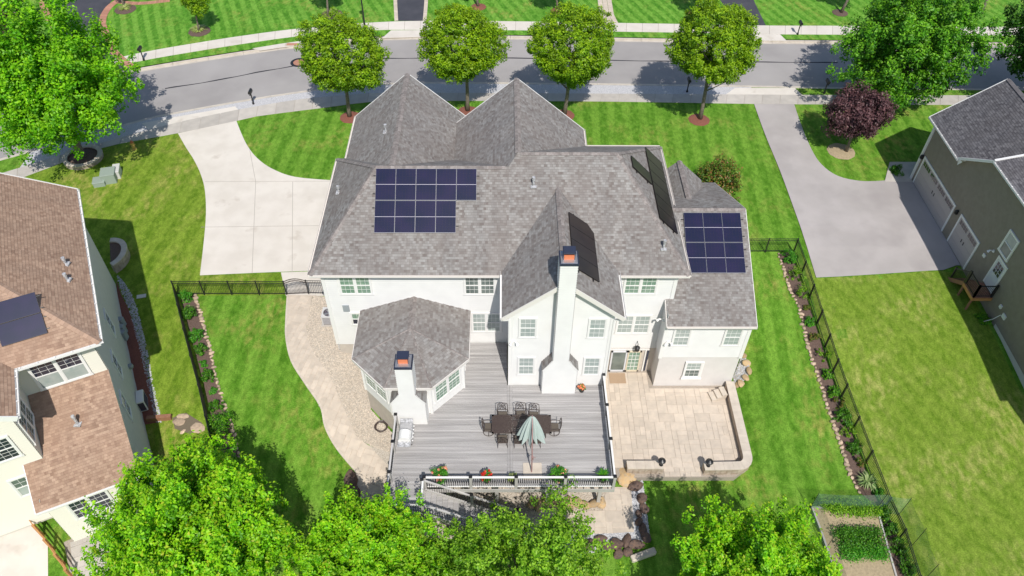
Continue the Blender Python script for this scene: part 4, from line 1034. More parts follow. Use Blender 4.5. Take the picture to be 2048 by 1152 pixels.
# ------------------------------------------------------------------ raised deck
DK = thing('deck', 'raised grey board deck with white rails and black balusters behind the house', 'deck', (0, 19.6, 0))
random.seed(21)
pit = .1455; cacheP = {}
def plank(x0, x1, y, z=0.0):
    key = (round(x0, 2), round(x1, 2))
    if key not in cacheP:
        mb = MB(); wv = .0685; L = x1-x0; e = .006
        mb.add([(0, -wv, -.025), (L, -wv, -.025), (L, wv, -.025), (0, wv, -.025), (0, -wv, -e), (L, -wv, -e), (L, wv, -e), (0, wv, -e), (0, -wv+e, 0), (L, -wv+e, 0), (L, wv-e, 0), (0, wv-e, 0)],
               [(3,2,1,0),(0,1,5,4),(2,3,7,6),(4,5,9,8),(6,7,11,10),(8,9,10,11),(1,2,6,10,9,5),(3,0,4,8,11,7)])
        me = mb.mesh('plank'); me.materials.append(M['deck']); cacheP[key] = me
    o = bpy.data.objects.new('plank', cacheP[key]); COL.objects.link(o); o.parent = DK
    o.location = Vector((x0, y, z+random.uniform(-.001, .001)))-DK.location; return o
y = 18.12
while y < 29.0:
    if y < 19.58: plank(-5.68, -3.92, y)
    else:
        plank(-5.68 if y < 23.45 else -4.4, .19, y)
        if y < 25.9: plank(.48, 5.52, y)
    y += pit
for x in (.262, .408):
    o = plank(0, 6.35, 0); o.data = o.data; o.rotation_euler = (0, 0, math.pi/2); o.location = Vector((x, 19.56, .001))-DK.location
mb = MB(); mb.box(-3.9, 19.47, -.30, 5.58, 19.5, -.02); mb.box(5.55, 19.5, -.30, 5.58, 25.95, -.02); mb.box(-5.72, 18.03, -.30, -5.69, 23.3, -.02); mb.box(-5.7, 18.03, -.3, -3.9, 18.06, -.02); mb.box(-3.93, 18.06, -.3, -3.9, 19.47, -.02)
mb.build('fascia_board', M['deckfascia'], DK)
mb = MB()
for x in np.arange(-5.4, 5.5, .41): mb.box(x-.02, 19.52 if x > -3.9 else 18.1, -.26, x+.02, 25.9 if x > -3 else 23.2, -.03)
mb.box(-3.9, 20.2, -.5, 5.5, 20.32, -.27); mb.box(-5.6, 18.5, -.5, -3.95, 18.6, -.27); mb.build('joists', M['under'], DK)
for x, y in ((-5.6, 18.5), (-4.0, 18.5), (-5.6, 20.3), (-5.6, 23.1), (-2.9, 20.32), (-.35, 20.32), (2.33, 20.32), (5.06, 20.32), (5.06, 23.2), (2.3, 23.2)):
    MB().box(x-.09, y-.09, h(x, y)-.1, x+.09, y+.09, -.5).build('support_post', M['deckfascia'], DK)
def rpost(x, y, z0=-.25, z1=1.05, par=None):
    po = MB().box(x-.07, y-.07, z0, x+.07, y+.07, z1).build('rail_post', M['deckfascia'], par or DK)
    MB().box(x-.085, y-.085, z1, x+.085, y+.085, z1+.03).box(x-.05, y-.05, z1+.03, x+.05, y+.05, z1+.06).build('post_cap', M['black'], po); return po
BAL = []
def railing(a, b, fancy=True, top='trim', par=None, balu=True):
    par = par or DK; a, b = Vector(a), Vector(b); d = b-a; L = d.length; dd = d.normalized()
    p, q = a+dd*.07, b-dd*.07
    MB().bar(p+Vector((0, 0, .97)), q+Vector((0, 0, .97)), .09, .06).build('top_rail', M[top], par)
    MB().bar(p+Vector((0, 0, .10)), q+Vector((0, 0, .10)), .06, .045).build('bottom_rail', M[top], par)
    n = int(L/.105); mb = MB()
    for i in range(1, n):
        c = a+d*i/n; mb.bar(c+Vector((0, 0, .1)), c+Vector((0, 0, .95)), .018, .018)
        if fancy:
            mb.bar(c+Vector((0, 0, .45)), c+Vector((0, 0, .62)), .045, .045)
    o = mb.build('balusters', M['black'], par); o['kind'] = 'stuff'
fx = [-3.9, -1.62, .63, 3.07, 5.5]
for x in fx: rpost(x, 19.58)
for i, (a, b) in enumerate(zip(fx, fx[1:])): railing((a, 19.58, 0), (b, 19.58, 0))
ry = [19.58, 21.75, 23.85, 25.85]
for y in ry[1:]: rpost(5.5, y)
for a, b in zip(ry, ry[1:]): railing((5.5, a, 0), (5.5, b, 0), top='bronze' if False else 'trim')
ly = [18.1, 19.85, 21.6, 23.25]
for y in ly: rpost(-5.66, y)
for a, b in zip(ly, ly[1:]): railing((-5.66, a, 0), (-5.66, b, 0), False, 'railgrey')
rpost(-3.9, 18.1); rpost(-4.0, 19.42); railing((-5.66, 18.1, 0), (-3.9, 18.1, 0), False, 'railgrey')
MB().bar((-3.95, 18.12, 1.04), (-3.95, 19.4, 1.04), .09, .05).build('gate_rail', M['trim'], DK)
# stairs going down to the right
st = thing('stair', 'grey timber stairway descending from the deck corner to the lower path', 'stairs', (-3.9, 18.8, -3.2))
n = 17; zb = h(.6, 18.8)
for i in range(n):
    z = (zb)*(i+1)/(n+.0); x = -3.9+.27*i
    if i < n: MB().box(x, 18.15, z-.03, x+.275, 19.4, z).build('tread', M['deck'], st)
    MB().box(x-.012, 18.2, z, x+.008, 19.35, z-zb/n-.03).build('riser', M['deckfascia'], st)
for yy in (18.13, 19.42):
    MB().bar((-3.9, yy, -.1), (-3.9+.27*n, yy, zb+.05), .04, .26).build('stringer', M['deckfascia'], st)
    a, b = Vector((-3.9, yy, 0)), Vector((-3.9+.27*n, yy, zb+.05))
    MB().bar(a+Vector((0, 0, .95)), b+Vector((0, 0, .95)), .09, .06).build('hand_rail', M['railgrey'], st)
    MB().bar(a+Vector((0, 0, .14)), b+Vector((0, 0, .14)), .06, .05).build('lower_rail', M['railgrey'], st)
    mb = MB()
    for k in range(1, 40): c = a.lerp(b, k/40); mb.bar(c+Vector((0, 0, .14)), c+Vector((0, 0, .93)), .018, .018)
    mb.build('balusters', M['black'], st)['kind'] = 'stuff'
    for k in (.5, 1.0): c = a.lerp(b, k); rpost(c.x, yy, c.z-.2, c.z+1.1, st)

# ------------------------------------------------------------------ dining set
def make_chair(swivel=False):
    c = thing('patio_chair', '', 'chair', (0, 0, 0), 'bronze patio chairs around the long table')
    mt = M['bronze']; mb = MB()
    mb.box(-.25, -.23, .40, .25, .25, .43); mb.build('seat', mt, c)
    MB().box(-.23, -.21, .43, .23, .23, .475).build('cushion', M['under'], c)
    bk = MB(); T = lambda *p: [Vector(q) for q in p]
    for s in (-1, 1): bk.tube(T((.25*s, -.24, .4), (.27*s, -.29, .7), (.24*s, -.34, .97)), .017, 6)
    bk.tube(T((-.24, -.34, .97), (-.12, -.35, 1.03), (0, -.355, 1.05), (.12, -.35, 1.03), (.24, -.34, .97)), .017, 6)
    bk.tube(T((-.26, -.27, .56), (.26, -.27, .56)), .014, 6)
    bk.build('back_frame', mt, c); lt = MB()
    for s in (-1, 1):
        lt.tube(T((.2*s, -.28, .57), (0, -.31, .78), (-.2*s, -.335, .99)), .012, 5)
        lt.tube(T((.1*s, -.28, .57), (.16*s, -.31, .76), (.0, -.345, 1.02)), .012, 5)
        lt.tube([Vector((.08*s*math.sin(a), -.315, .78+.1*math.cos(a))) for a in np.linspace(0, math.pi, 7)], .01, 5)
    lt.build('back_lattice', mt, c)
    for s in (-1, 1): MB().tube(T((.26*s, -.28, .66), (.29*s, -.1, .67), (.29*s, .16, .65), (.27*s, .24, .42)), .018, 6).build('arm', mt, c)
    if swivel:
        MB().tube(T((0, 0, .4), (0, 0, .1)), .04, 8).build('pedestal', mt, c)
        MB().tube([Vector((.3*math.cos(a), .3*math.sin(a), .05)) for a in np.linspace(0, 6.283, 17)], .018, 6, cap=False).tube(T((-.3, 0, .06), (.3, 0, .06)), .016, 6).tube(T((0, -.3, .06), (0, .3, .06)), .016, 6).build('base_ring', mt, c)
    else:
        for a, b in ((-1, -1), (1, -1), (-1, 1), (1, 1)): MB().tube(T((.23*a, .22*b, .41), (.26*a, .26*b, 0)), [.02, .014], 6).build('leg', mt, c)
    return c
tx0, tx1, ty0, ty1 = -.62, 2.5, 22.28, 23.42
tb = thing('patio_table', 'long dark bronze patio dining table with lattice top on the deck', 'table', ((tx0+tx1)/2, (ty0+ty1)/2, 0))
mb = MB()
for q in ((tx0, ty0, tx1, ty0+.08), (tx0, ty1-.08, tx1, ty1), (tx0, ty0, tx0+.1, ty1), (tx1-.1, ty0, tx1, ty1), (tx0+1.0, ty0, tx0+1.06, ty1), (tx1-1.06, ty0, tx1-1.0, ty1)): mb.box(q[0], q[1], .70, q[2], q[3], .735)
mb.build('table_frame', M['bronze'], tb)
mb = MB()
for k in range(1, 40):
    x = tx0+(tx1-tx0)*k/40; mb.box(x-.012, ty0+.07, .705, x+.012, ty1-.07, .722)
for k in range(1, 15):
    y = ty0+(ty1-ty0)*k/15; mb.box(tx0+.08, y-.012, .704, tx1-.08, y+.012, .72)
mb.box(tx0+.1, ty0+.08, .70, tx0+1.0, ty1-.08, .712).box(tx1-1.0, ty0+.08, .70, tx1-.1, ty1-.08, .712)
mb.build('lattice_top', M['bronze'], tb)['kind'] = 'stuff'
for a in (tx0+.35, tx1-.35):
    for b in (ty0+.2, ty1-.2): MB().tube([(a, b, .7), (a+.05, b, .4), (a-.05*(1 if a < 1 else -1), b, 0)], [.05, .03, .04], 8).build('leg', M['bronze'], tb)
MB().lathe((.55, 22.86, .735), [(.02, 0), (.17, .015), (.19, .03), (.02, .02)], 16).build('tray', M['bronze'], tb)
ch0 = make_chair(); chs = make_chair(True)
cl = [(-.05+.0, 23.62, math.pi, 'bronze lattice back chair at the left end of the far side of the patio table'), (.93, 23.66, math.pi+.05, 'bronze chair in the middle of the far side of the patio table'), (1.62, 23.60, math.pi-.04, 'bronze chair partly behind the folded umbrella on the far table side'),
      (-.05, 22.12, .03, 'bronze chair at the left end of the near side of the patio table'), (.82, 22.08, -.03, 'bronze chair in the middle of the near side of the patio table'), (1.66, 22.1, .05, 'bronze chair under the folded umbrella at the near right side of the table')]
for i, (x, y, r, lb) in enumerate(cl):
    o = ch0 if i == 0 else copy_tree(ch0); place(o, (x, y, 0), r, lb)
place(chs, (-.78, 22.85, 0), -math.pi/2, 'bronze swivel chair at the left head of the patio table')
place(copy_tree(chs), (2.68, 22.85, 0), math.pi/2, 'bronze swivel chair at the right head of the patio table')
# offset umbrella, folded
um = thing('patio_umbrella', 'folded sage green offset umbrella leaning over the patio table', 'umbrella', (1.43, 20.42, 0))
MB().box(1.0, 20.0, .0, 1.95, 20.95, .06).build('base_plate', M['wallcap'], um)
MB().tube([(1.43, 20.42, .06), (1.43, 20.62, 1.0), (1.43, 21.05, 1.9), (1.43, 21.6, 2.55), (1.42, 22.0, 2.78)], [.035, .035, .034, .03, .025], 10).build('mast', M['mauve'], um)
MB().tube([(1.43, 20.75, 1.35), (1.42, 21.3, 1.9), (1.42, 21.75, 2.2)], .02, 8).build('strut', M['mauve'], um)
MB().box(1.39, 20.57, .95, 1.50, 20.70, 1.15).tube([(1.5, 20.63, 1.05), (1.62, 20.63, 1.1)], .015, 6).build('crank', M['mauve'], um)
ax = (1.42, 21.95); npleat = 22
mb = MB(); nseg = 8; ring = npleat*6
for k in range(nseg+1):
    t = k/nseg; rr = .05+.50*t**.75; z = 2.78-1.55*t
    for j in range(ring):
        a = 2*math.pi*j/ring; ph = math.cos(npleat/2*a*1.0)
        r_ = rr*(1+.38*ph*t**.4)*(1-.22*abs(math.sin(a*2+1))*t); zz = z-(.16*ph*t*t)+.05*math.sin(3*a)*t
        mb.v.append((ax[0]+r_*math.cos(a)*1.15, ax[1]+r_*math.sin(a)*.75-.18*t, zz))
for k in range(nseg):
    for j in range(ring):
        j2 = (j+1) % ring; mb.f.append((k*ring+j, (k+1)*ring+j, (k+1)*ring+j2, k*ring+j2)); mb.mi.append(0)
cn = mb.build('canopy', M['canvas'], um, smooth=True)
mb = MB()
for j in range(8):
    a = 2*math.pi*j/8; mb.tube([(ax[0], ax[1], 2.72), (ax[0]+.2*math.cos(a), ax[1]+.14*math.sin(a)-.12, 1.6)], .012, 5)
mb.build('rib', M['mauve'], um)

# ------------------------------------------------------------------ foliage tools
def leaves(name, pts, nrm, size, material, parent=None, loc=(0, 0, 0), asp=.6, seed=0, tilt=.7, tone=None):
    """one folded leaf per point; pts Nx3 relative to loc, nrm Nx3 the way each leaf roughly faces"""
    rg = np.random.default_rng(seed); N = len(pts); sz = size*rg.uniform(.65, 1.35, (N, 1))
    n = nrm+rg.normal(size=(N, 3))*tilt; n /= np.linalg.norm(n, axis=1, keepdims=True)
    a = rg.normal(size=(N, 3)); u = np.cross(n, a); u /= np.linalg.norm(u, axis=1, keepdims=True); v = np.cross(n, u)
    P0 = pts-u*sz; P1 = pts+v*sz*asp+n*sz*.22; P2 = pts+u*sz; P3 = pts-v*sz*asp+n*sz*.22
    V = np.stack([P0, P1, P2, P3], 1).reshape(-1, 3).astype(np.float32)
    b = (np.arange(N)*4)[:, None]; T = (b+np.array([[0, 1, 2, 0, 2, 3]])).reshape(-1).astype(np.int32)
    me = bpy.data.meshes.new(name); me.vertices.add(len(V)); me.vertices.foreach_set('co', V.ravel())
    nf = 2*N; me.loops.add(nf*3); me.loops.foreach_set('vertex_index', T); me.polygons.add(nf)
    me.polygons.foreach_set('loop_start', np.arange(0, nf*3, 3, dtype=np.int32)); me.polygons.foreach_set('loop_total', np.full(nf, 3, dtype=np.int32))
    me.update(calc_edges=True)
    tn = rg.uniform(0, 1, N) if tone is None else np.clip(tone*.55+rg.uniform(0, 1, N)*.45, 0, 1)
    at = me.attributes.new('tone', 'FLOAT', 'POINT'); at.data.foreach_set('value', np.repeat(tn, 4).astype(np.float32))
    o = link(name, me, material, parent, loc); return o
def crown(R3, seed, n_tip, n_leaf, clump, shape='round', tip_up=.0, inner=.55, lob=.14, flat_base=.0, crad_z=None, limbs=0, spread=.17):
    """leaf positions and facings gathered into clumps in an uneven ellipsoid of radii R3 about the origin"""
    rg = np.random.default_rng(seed); d = rg.normal(size=(n_tip, 3)); d /= np.linalg.norm(d, axis=1, keepdims=True)
    ks = rg.normal(size=(7, 3))*2.6; ph = rg.uniform(0, 6.28, 7)
    k = 1+lob*np.sin(d@ks.T+ph).sum(1)/1.8
    if shape == 'vase': k *= np.where(d[:, 2] < 0, 1-.32*(-d[:, 2])**1.2, 1.0)
    if shape == 'egg': k *= 1+.10*d[:, 2]
    rr = rg.uniform(inner**2.2, 1, n_tip)**(1/2.2)
    tips = d*(k*rr)[:, None]*np.array(R3)
    if flat_base: tips[:, 2] = np.maximum(tips[:, 2], -flat_base*R3[2]+rg.uniform(0, .4, n_tip))
    if limbs:       # tips gather along boughs that end in pointed plumes, with gaps between them
        ii = np.arange(limbs)+.5; phi = np.arccos(1-2*ii/limbs*.93); th = math.pi*(1+5**.5)*ii
        B = np.stack([np.cos(th)*np.sin(phi), np.sin(th)*np.sin(phi), np.cos(phi)], 1)+rg.normal(size=(limbs, 3))*.10; B /= np.linalg.norm(B, axis=1, keepdims=True)
        bl = rg.uniform(.80, 1.12, limbs)*(1+lob*np.sin(B@ks.T+ph).sum(1)/2.2)
        if shape == 'vase': bl *= np.where(B[:, 2] < 0, 1-.32*(-B[:, 2])**1.2, 1.0)
        w_ = rg.integers(0, limbs, n_tip); t_ = rg.uniform(.25, 1, n_tip)**.55
        lat = rg.normal(size=(n_tip, 3))*(spread*(1.15-.75*t_)+.03)[:, None]
        tips = (B[w_]*(bl[w_]*t_)[:, None]+lat)*np.array(R3)
        tips[:, 2] += .10*R3[2]*t_**2; d = B[w_]+lat; d /= np.linalg.norm(d, axis=1, keepdims=True)
    m = n_leaf//n_tip; o = rg.normal(size=(n_tip, m, 3)); o /= np.linalg.norm(o, axis=2, keepdims=True)
    o *= rg.uniform(.15, 1, (n_tip, m, 1))**.6
    cz = crad_z or clump; cs = clump*rg.uniform(.6, 1.35, (n_tip, 1, 1))
    o = o*np.array([1, 1, cz/clump])*cs
    up = d[:, None, :]*.45*np.ones((1, m, 1)); P = tips[:, None, :]+o
    if tip_up: P[:, :, 2] += tip_up*np.maximum(0, o[:, :, 2])*1.5
    nr = up+o/clump*.7+np.array([0, 0, .75])
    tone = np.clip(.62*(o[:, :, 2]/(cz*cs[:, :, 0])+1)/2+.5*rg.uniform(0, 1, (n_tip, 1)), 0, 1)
    return P.reshape(-1, 3), nr.reshape(-1, 3), tone.reshape(-1)
def trunk_mesh(hgt, r0, top, seed, nl=7, parent=None, mt='bark', lean=(0, 0), spread=1.5, start=.45, name='trunk', rise=2.2):
    rg = np.random.default_rng(seed); mb = MB(); pts = []
    for t in np.linspace(0, 1, 6): pts.append((lean[0]*t+.06*math.sin(3*t+seed), lean[1]*t+.05*math.cos(4*t+seed)-.05, hgt*t))
    mb.tube(pts, [r0*1.35, r0, r0*.9, r0*.8, r0*.65, r0*.4], 10)
    for i in range(nl):
        a = 6.28*i/nl+rg.uniform(-.3, .3); z0 = hgt*rg.uniform(start, .95); s_ = spread*rg.uniform(.6, 1.1)
        t = z0/hgt; b0 = Vector((lean[0]*t, lean[1]*t, z0))
        mb.tube([b0, b0+Vector((math.cos(a)*s_*.4, math.sin(a)*s_*.4, rise*.45)), b0+Vector((math.cos(a)*s_, math.sin(a)*s_, rise*rg.uniform(.8, 1.3)))], [r0*.45, r0*.28, r0*.08], 6)
    return mb.build(name, M[mt], parent, smooth=True)
def make_tree(name, label, cat, base, cz, R3, mt, seed, n_tip, n_leaf, clump, leaf, r0=.14, lean=(0, 0), group=None, nl=8, trans=None, cxy=(0, 0), **kw):
    t = thing(name, label, cat, base, group)
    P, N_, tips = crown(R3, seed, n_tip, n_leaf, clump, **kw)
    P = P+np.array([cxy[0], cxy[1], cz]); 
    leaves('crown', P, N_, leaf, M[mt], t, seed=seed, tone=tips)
    org = rootloc(t); o = trunk_mesh(max(.6, cz-R3[2]*.25), r0, cz, seed, nl, None, 'bark', (cxy[0]*.7, cxy[1]*.7), R3[0]*.62, .45, 'trunk', R3[2]*.55)
    o.parent = t; return t
def put_tree(src, base, rz, label, scale=1.0, group=None):
    o = copy_tree(src); place(o, base, rz, label, scale)
    if group: o['group'] = group
    return o
def ring(c, r, mt, label, cat='mulch ring', zoff=.02, hgt=.06, n=28, name='mulch_ring'):
    P = [(c.x+r*math.cos(6.2832*i/n)*(1+.03*math.sin(i*2.1)), c.y+r*math.sin(6.2832*i/n)*(1+.03*math.cos(i*1.7))) for i in range(n)]
    b = [(x, y, h(x, y)+zoff) for x, y in P]; k = MB().add(b+[(c.x+(x-c.x)*.75, c.y+(y-c.y)*.75, h(x, y)+zoff+hgt) for x, y in P]+[(c.x, c.y, h(c.x, c.y)+zoff+hgt*1.2)],
        [(i, (i+1) % n, n+(i+1) % n, n+i) for i in range(n)]+[(n+i, n+(i+1) % n, 2*n) for i in range(n)])
    return tag(k.build(name, M[mt], None, True), label, cat, 'mulch rings round the tree trunks')

# street trees
gst = 'rounded street trees along the near side of the road'
def crown_at(base, px, py):
    q = PY(px, py, base.y); return q.x-base.x, q.z-base.z
sts = [((701, 233), (683, 118), 'round street tree in front of the driveway, leftmost along the road', 1.0, 0.3), ((936, 222), (928, 92), 'round street tree showing between the two front gable roofs', 1.02, 2.1),
       ((1128, 229), (1145, 106), 'round street tree just right of the front gable roofs', 1.02, 4.0), ((1398, 238), (1428, 95), 'round street tree with bare leaning trunk on the right front lawn', 1.06, 5.2)]
zk = None
for i, (b, c, lb, sc, rz) in enumerate(sts):
    base = G(*b); dx_, dz_ = crown_at(base, *c)
    if i == 0: print('zelkova', dx_, dz_)
    t = make_tree('street_tree', lb, 'tree', base, dz_, (3.1*sc, 3.0*sc, 3.12*sc), 'leaf_zelk', 11+i, 900, 52000, .34, .076, .15, group=gst, shape='vase', cxy=(dx_, 0), lob=.10, inner=.66)
    ring(G(b[0], b[1]+2), .85, 'redmulch', ['reddish mulch ring under the leftmost street tree', 'reddish mulch ring behind the valley of the two front gables', 'reddish mulch ring beside the right front gable roof', 'reddish mulch ring around the leaning street tree trunk'][i])
# large trees
b = G(165, 318); dx_, dz_ = crown_at(b, 108, 178)
print('bigleft', b, dx_, dz_)
big = make_tree('ash_tree', 'big bright green tree over the road at the left', 'tree', b, dz_, (4.75, 4.9, 4.8), 'leaf_big', 31, 1050, 84000, .42, .105, .3, cxy=(dx_, 0), lob=.2, inner=.6, tip_up=.7, crad_z=.5, limbs=80, spread=.17)
b = G(1800, 206); dx_, dz_ = crown_at(b, 1812, 95)
print('bigright', b, dx_, dz_)
elm = make_tree('elm_tree', 'large dense dark green tree over the road left of the grey gable', 'tree', b, dz_, (4.6, 4.5, 4.2), 'leaf_dark', 32, 1000, 76000, .43, .10, .28, cxy=(dx_, 0), lob=.18, inner=.6, tip_up=.6, limbs=80, spread=.17)
b = G(2048, 212); dk = put_tree(elm, b, 2.2, 'dark green tree at the far right behind the grey roof', 1.0)
for o in dk.children:
    if o.name.startswith('crown'):
        o.data = o.data.copy(); o.data.materials[0] = leaf_mat('dark_elm_leaf', [(0, (.016, .075, .010)), (.5, (.035, .14, .012)), (.95, (.11, .28, .02))], .3)
b = G(1690, 303); dx_, dz_ = crown_at(b, 1719, 225)
make_tree('plum_tree', 'purple leaved plum tree on the lawn by the grey driveway', 'tree', b, dz_, (2.15, 2.0, 1.65), 'leaf_plum', 33, 260, 17000, .42, .085, .11, cxy=(dx_, 0), lob=.22, inner=.4)
ring(G(1682, 303), 1.05, 'soil', 'pale straw mulch ring under the purple plum tree')
b = G(20, 60); make_tree('plum_tree', 'purple leaved tree at the top left corner beside the brick edged drive', 'tree', b, 2.6, (3.0, 2.4, 2.6), 'leaf_plum', 34, 260, 14000, .5, .1, .12, lob=.2, inner=.4)
# maples below the yard
def top_of(px, py, z): return PZ(px, py, z)
mc_ = [((405, 1085), 'bright green maple with orange tips, largest of those nearest the camera', 1.0, .4, (4.75, 4.4, 3.9)), ((735, 1110), 'bright green maple directly below the deck stairs', .74, 2.0, None), ((1500, 1130), 'bright green maple at the bottom right below the patio lawn', 1.0, 3.7, None)]
cb = PZ(410, 1086, 1.6); gb = Vector((cb.x, cb.y, h(cb.x, cb.y)))
mp = make_tree('maple_tree', mc_[0][1], 'tree', gb, cb.z-gb.z, (4.1, 4.1, 3.4), 'leaf_maple', 41, 1500, 123000, .27, .075, .2, lob=.15, inner=.62, tip_up=.9, crad_z=.42, limbs=85, spread=.17, shape='egg', group='bright maples nearest the camera')
for (px, py, z, sc, rz, lb) in ((735, 1128, .4, .80, 2.0, 'bright green maple directly below the deck stairs'), (1490, 1186, 0.6, .90, 3.7, 'bright green maple at the bottom right below the patio lawn')):
    cb = PZ(px, py, z); zb_ = h(cb.x, cb.y); o = put_tree(mp, (cb.x, cb.y, zb_), rz, lb, sc); o.location.z = min(zb_, cb.z-(1.6-gb.z)*sc)
cb = PZ(1040, 1135, .2); gb2 = Vector((cb.x, cb.y, h(cb.x, cb.y)))
make_tree('birch_tree', 'loose yellowish green birch below the front rail of the deck', 'tree', gb2, cb.z-gb2.z, (4.15, 3.0, 3.0), 'leaf_birch', 43, 750, 42000, .30, .066, .13, lob=.22, inner=.35, tip_up=.6, nl=12, limbs=55, spread=.2)
# far lawn trees
far = [((397, 64), (389, -2), 1.1, 'small round tree in a hosta ring on the far lawn'), ((655, 33), (652, -22), 1.7, 'small tree on the far lawn behind the leftmost street tree'), ((957, 14), (957, -12), 1.9, 'small tree at the top edge behind the second street tree'),
       ((1117, 22), (1114, -6), 1.8, 'small tree at the top edge behind the third street tree'), ((1389, 27), (1392, -22), 1.8, 'small thin tree at the top edge beside the diagonal dark drive'), ((1680, 26), (1690, -45), 2.2, 'thin trunked tree in dark mulch at the top right'), ((1962, 28), (1982, -40), 2.2, 'thin leaning tree behind the dark trees at the top right'), ((250, 14), (248, -40), 1.4, 'small tree in a hosta ring beside the brick edged drive')]
sm = None
for i, (bb, cc, r_, lb) in enumerate(far):
    b = G(*bb); dx_, dz_ = crown_at(b, *cc)
    if sm is None: sm = make_tree('garden_tree', lb, 'tree', b, dz_, (1.1, 1.1, 1.35), 'leaf_zelk', 51, 110, 7000, .32, .075, .08, group='small trees on the lawns across the road', cxy=(dx_, 0), lob=.12)
    else: put_tree(sm, b, i*1.3, lb, r_/1.4)
    if i in (2, 3, 4, 5): ring(b, .75, 'mulch' if i == 5 else 'redmulch', 'dark mulch ring of the thin tree at the top right' if i == 5 else ['', '', 'mulch ring of the tree behind the second street tree', 'mulch ring of the tree behind the third street tree', 'mulch ring of the thin tree beside the diagonal dark drive'][i])
# ------------------------------------------------------------------ shrubs
def make_shrub(name, label, cat, base, r, mt, seed, n=1500, leaf=.05, hgt=.8, group=None, clump=None, n_tip=None, tilt=.7, stem=True):
    t = thing(name, label, cat, base, group)
    P, N_, tips = crown((r, r, r*hgt), seed, n_tip or max(12, n//40), n, clump or r*.3, inner=.3, lob=.15)
    P[:, 2] = np.abs(P[:, 2]+r*hgt*.8); leaves('foliage', P, N_, leaf, M[mt], t, seed=seed)
    if stem:
        mb = MB()
        for i in range(5): a = i*1.3; mb.tube([(0, 0, -.05), (r*.3*math.cos(a), r*.3*math.sin(a), r*hgt*.6), (r*.6*math.cos(a), r*.6*math.sin(a), r*hgt*1.3)], [.02, .015, .006], 5)
        o = mb.build('stem', M['bark'], None); o.parent = t
    return t
cr = make_shrub('crape_myrtle', 'large green bush with rusty red tips beside the right wing roof', 'bush', G(1428, 392), 1.55, 'leaf_myrtle', 61, 9500, .075, 1.15, clump=.38, n_tip=190)
shL = [((375, 600), .42, 'leaf_bright', 'bright green shrub in the corner of the left fence bed'), ((380, 634), .52, 'leaf_shrub', 'round dark green shrub, second from the corner in the left bed'), ((396, 676), .44, 'leaf_bright', 'narrow upright green shrub in the left fence bed'),
       ((403, 703), .38, 'leaf_shrub', 'low green shrub halfway along the left fence bed'), ((408, 731), .22, 'leaf_bright', 'tiny green seedling in the left fence bed'), ((416, 756), .42, 'leaf_shrub', 'round green shrub above the two seedlings in the left bed'),
       ((427, 785), .22, 'leaf_bright', 'tiny green seedling near the tall bush of the left bed'), ((434, 818), .38, 'leaf_shrub', 'dark shrub just above the tall bush of the left bed'), ((446, 862), .78, 'leaf_dark', 'tall grey green bush at the lower end of the left bed')]
for i, (p, r_, mt_, lb) in enumerate(shL): make_shrub('shrub', lb, 'shrub', G(*p), r_, mt_, 70+i, int(500+1900*r_), .045, .85, 'shrubs in the left fence bed')
shR = [((1577, 520), .55, 'leaf_bright', 'bright green mounded shrub in the top corner of the right fence bed'), ((1590, 556), .55, 'leaf_birch', 'sparse yellowish shrub, second in the right fence bed'), ((1605, 590), .58, 'leaf_birch', 'wide loose yellowish shrub in the right fence bed'),
       ((1612, 618), .26, 'leaf_myrtle', 'small reddish plant below the loose yellow shrubs'), ((1618, 648), .36, 'leaf_bright', 'small bright shrub a third of the way down the right bed'), ((1630, 678), .38, 'leaf_myrtle', 'brownish sparse shrub in the right fence bed'),
       ((1647, 716), .48, 'leaf_birch', 'loose green shrub halfway down the right fence bed'), ((1654, 752), .36, 'leaf_dark', 'dark low shrub halfway down the right fence bed'), ((1664, 790), .40, 'leaf_dark', 'dark shrub above the brown sparse one in the right bed'), ((1676, 812), .38, 'leaf_myrtle', 'brown sparse shrub lower in the right fence bed'),
       ((1683, 838), .48, 'leaf_shrub', 'dense dark green shrub lower in the right bed'), ((1694, 866), .38, 'leaf_birch', 'pale loose shrub near the lower end of the right bed'), ((1708, 900), .45, 'leaf_shrub', 'dark green shrub above the spiky plant'), ((1718, 928), .36, 'leaf_myrtle', 'brown green shrub just above the spiky plant'), ((1751, 988), .34, 'leaf_bright', 'bright shrub just below the spiky plant'),
       ((1765, 1030), .45, 'leaf_shrub', 'leafy plant against the fence, top one inside the netting'), ((1778, 1060), .42, 'leaf_shrub', 'leafy plant against the fence, second inside the netting'), ((1795, 1100), .48, 'leaf_shrub', 'leafy plant against the fence, third inside the netting'), ((1812, 1140), .5, 'leaf_shrub', 'leafy plant against the fence at the bottom edge of the netting')]
for i, (p, r_, mt_, lb) in enumerate(shR):
    sparse = mt_ in ('leaf_birch', 'leaf_myrtle')
    make_shrub('shrub', lb, 'shrub', G(*p), r_, mt_, 90+i, int((350 if sparse else 600)+1500*r_*(.5 if sparse else 1)), .042, .8, 'shrubs in the right fence bed')
